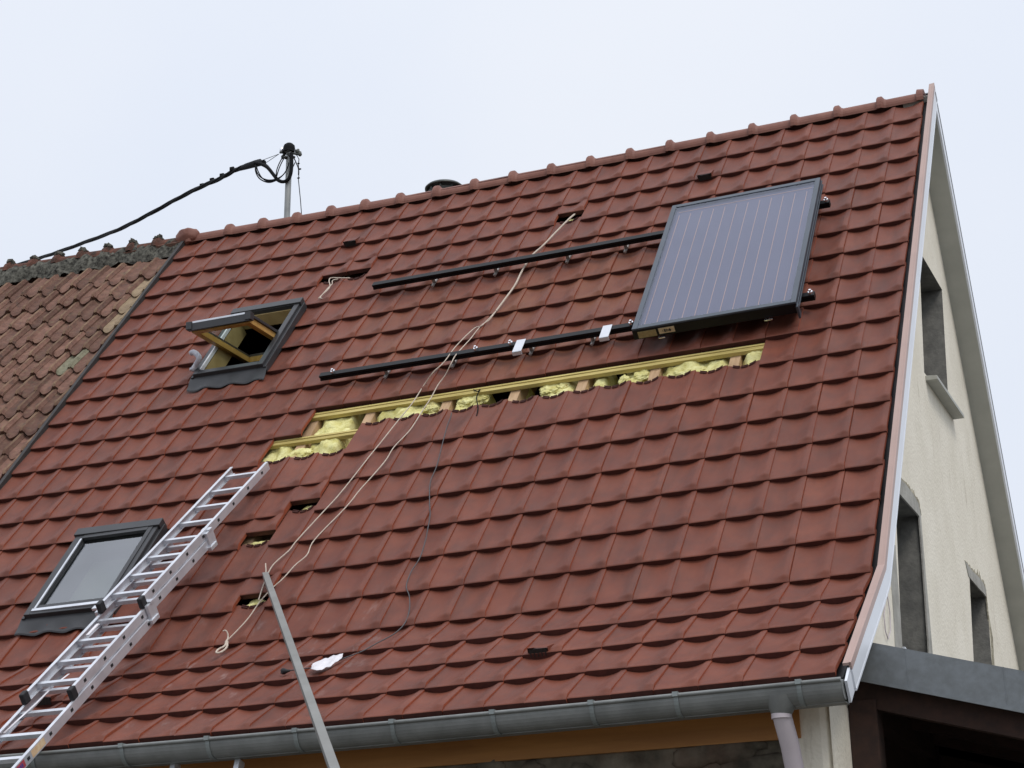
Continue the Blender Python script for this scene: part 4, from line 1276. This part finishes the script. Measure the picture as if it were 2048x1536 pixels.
b.hexa([Vector(p) * W for p in ((xl, YF + .07, zt(xl) - .15), (xr, YF + .07, zt(xr) - .15), (xr, 14, zt(xr) - .15), (xl, 14, zt(xl) - .15), (xl, YF + .07, zt(xl) - .03), (xr, YF + .07, zt(xr) - .03), (xr, 14, zt(xr) - .03), (xl, 14, zt(xl) - .03))])
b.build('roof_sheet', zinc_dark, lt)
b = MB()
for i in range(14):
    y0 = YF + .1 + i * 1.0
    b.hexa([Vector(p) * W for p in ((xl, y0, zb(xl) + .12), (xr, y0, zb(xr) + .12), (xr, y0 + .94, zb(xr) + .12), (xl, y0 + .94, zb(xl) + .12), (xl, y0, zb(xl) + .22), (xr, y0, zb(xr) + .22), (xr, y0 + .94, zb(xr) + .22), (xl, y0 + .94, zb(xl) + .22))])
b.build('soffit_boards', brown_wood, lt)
def slbeam(y0, y1, d0_, d1_, name):
    b = MB()
    b.hexa([Vector(p) * W for p in ((xl, y0, zb(xl) + d0_), (xr, y0, zb(xr) + d0_), (xr, y1, zb(xr) + d0_), (xl, y1, zb(xl) + d0_), (xl, y0, zb(xl) + d1_), (xr, y0, zb(xr) + d1_), (xr, y1, zb(xr) + d1_), (xl, y1, zb(xl) + d1_))])
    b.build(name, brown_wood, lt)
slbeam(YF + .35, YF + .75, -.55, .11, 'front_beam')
for i in range(4): slbeam(3 + i * 3, 3.4 + i * 3, -.35, .11, 'rafter')
b = MB(); b.box((XG + .03, YF + .3, ZG), (XG + .65, YF + .9, zb(0) - .4)); b.build('post', brown_wood, lt)
b = MB(); b.box((xr - 1, YF + .3, ZG), (xr - .4, YF + .9, zb(xr - 1) - .5)); b.build('post', brown_wood, lt)
b = MB(); b.hexa([Vector(p) * W for p in ((XG + .03, 9.0, ZG), (xr, 9.0, ZG), (xr, 9.2, ZG), (XG + .03, 9.2, ZG), (XG + .03, 9.0, zb(XG) + .11), (xr, 9.0, zb(xr) + .11), (xr, 9.2, zb(xr) + .11), (XG + .03, 9.2, zb(XG) + .11))]); b.box((xr - .2, YF + 1.0, ZG), (xr, 9, zb(xr))); b.box((XG + .03, YF + .92, ZG), (XG + .12, 9, zb(0) + .2)); b.build('added_dark_wall', brown_wood, lt)  # walls added to keep the space under the lean-to dark
b = MB(); b.box((XG + .03, YF + .9, zb(0) - .75), (XG + .5, 6, zb(0) - .2)); b.build('wall_plate', brown_wood, lt)

# ------------------------------------------------------------------ tree far behind on the right
tp = (CAMC + ray(2078, 1190).normalized() * 150)
tree = thing('tree', 'dark tree far behind the house at the right edge', 'tree', Vector((tp.x, tp.y, ZG)) * W)
base = Vector((tp.x, tp.y, ZG)) * W
H = (tp.z - ZG) * W
b = MB(); b.tube([base, base + Vector((.05, 0, H * .5)), base + Vector((.1, 0, H * .95))], [.28, .18, .05], 10)
for i in range(7):
    a = i * .9; z = H * (.35 + .08 * i)
    b.tube([base + Vector((0, 0, z)), base + Vector((math.cos(a) * 1.2, math.sin(a) * 1.2, z + .9))], [.09, .03], 6)
b.build('trunk', bark_m, tree)
rnd = random.Random(21)
b = MB()
for i in range(5200):
    d = Vector((rnd.gauss(0, 1), rnd.gauss(0, 1), rnd.gauss(0, 1))).normalized() * rnd.random() ** .4
    c = base + Vector((d.x * 2.0, d.y * 2.0, H * .74 + d.z * H * .30))
    if noise.noise(c * .9) < -.12: continue
    s = rnd.uniform(.06, .13); t = Vector((rnd.gauss(0, 1), rnd.gauss(0, 1), rnd.gauss(0, 1))).normalized(); u = t.orthogonal().normalized()
    b.add([c - t * s, c + u * s * .5, c + t * s, c - u * s * .5], [(0, 1, 2, 3)], 0)
b.build('crown', leaf_m, tree, fixn=False)
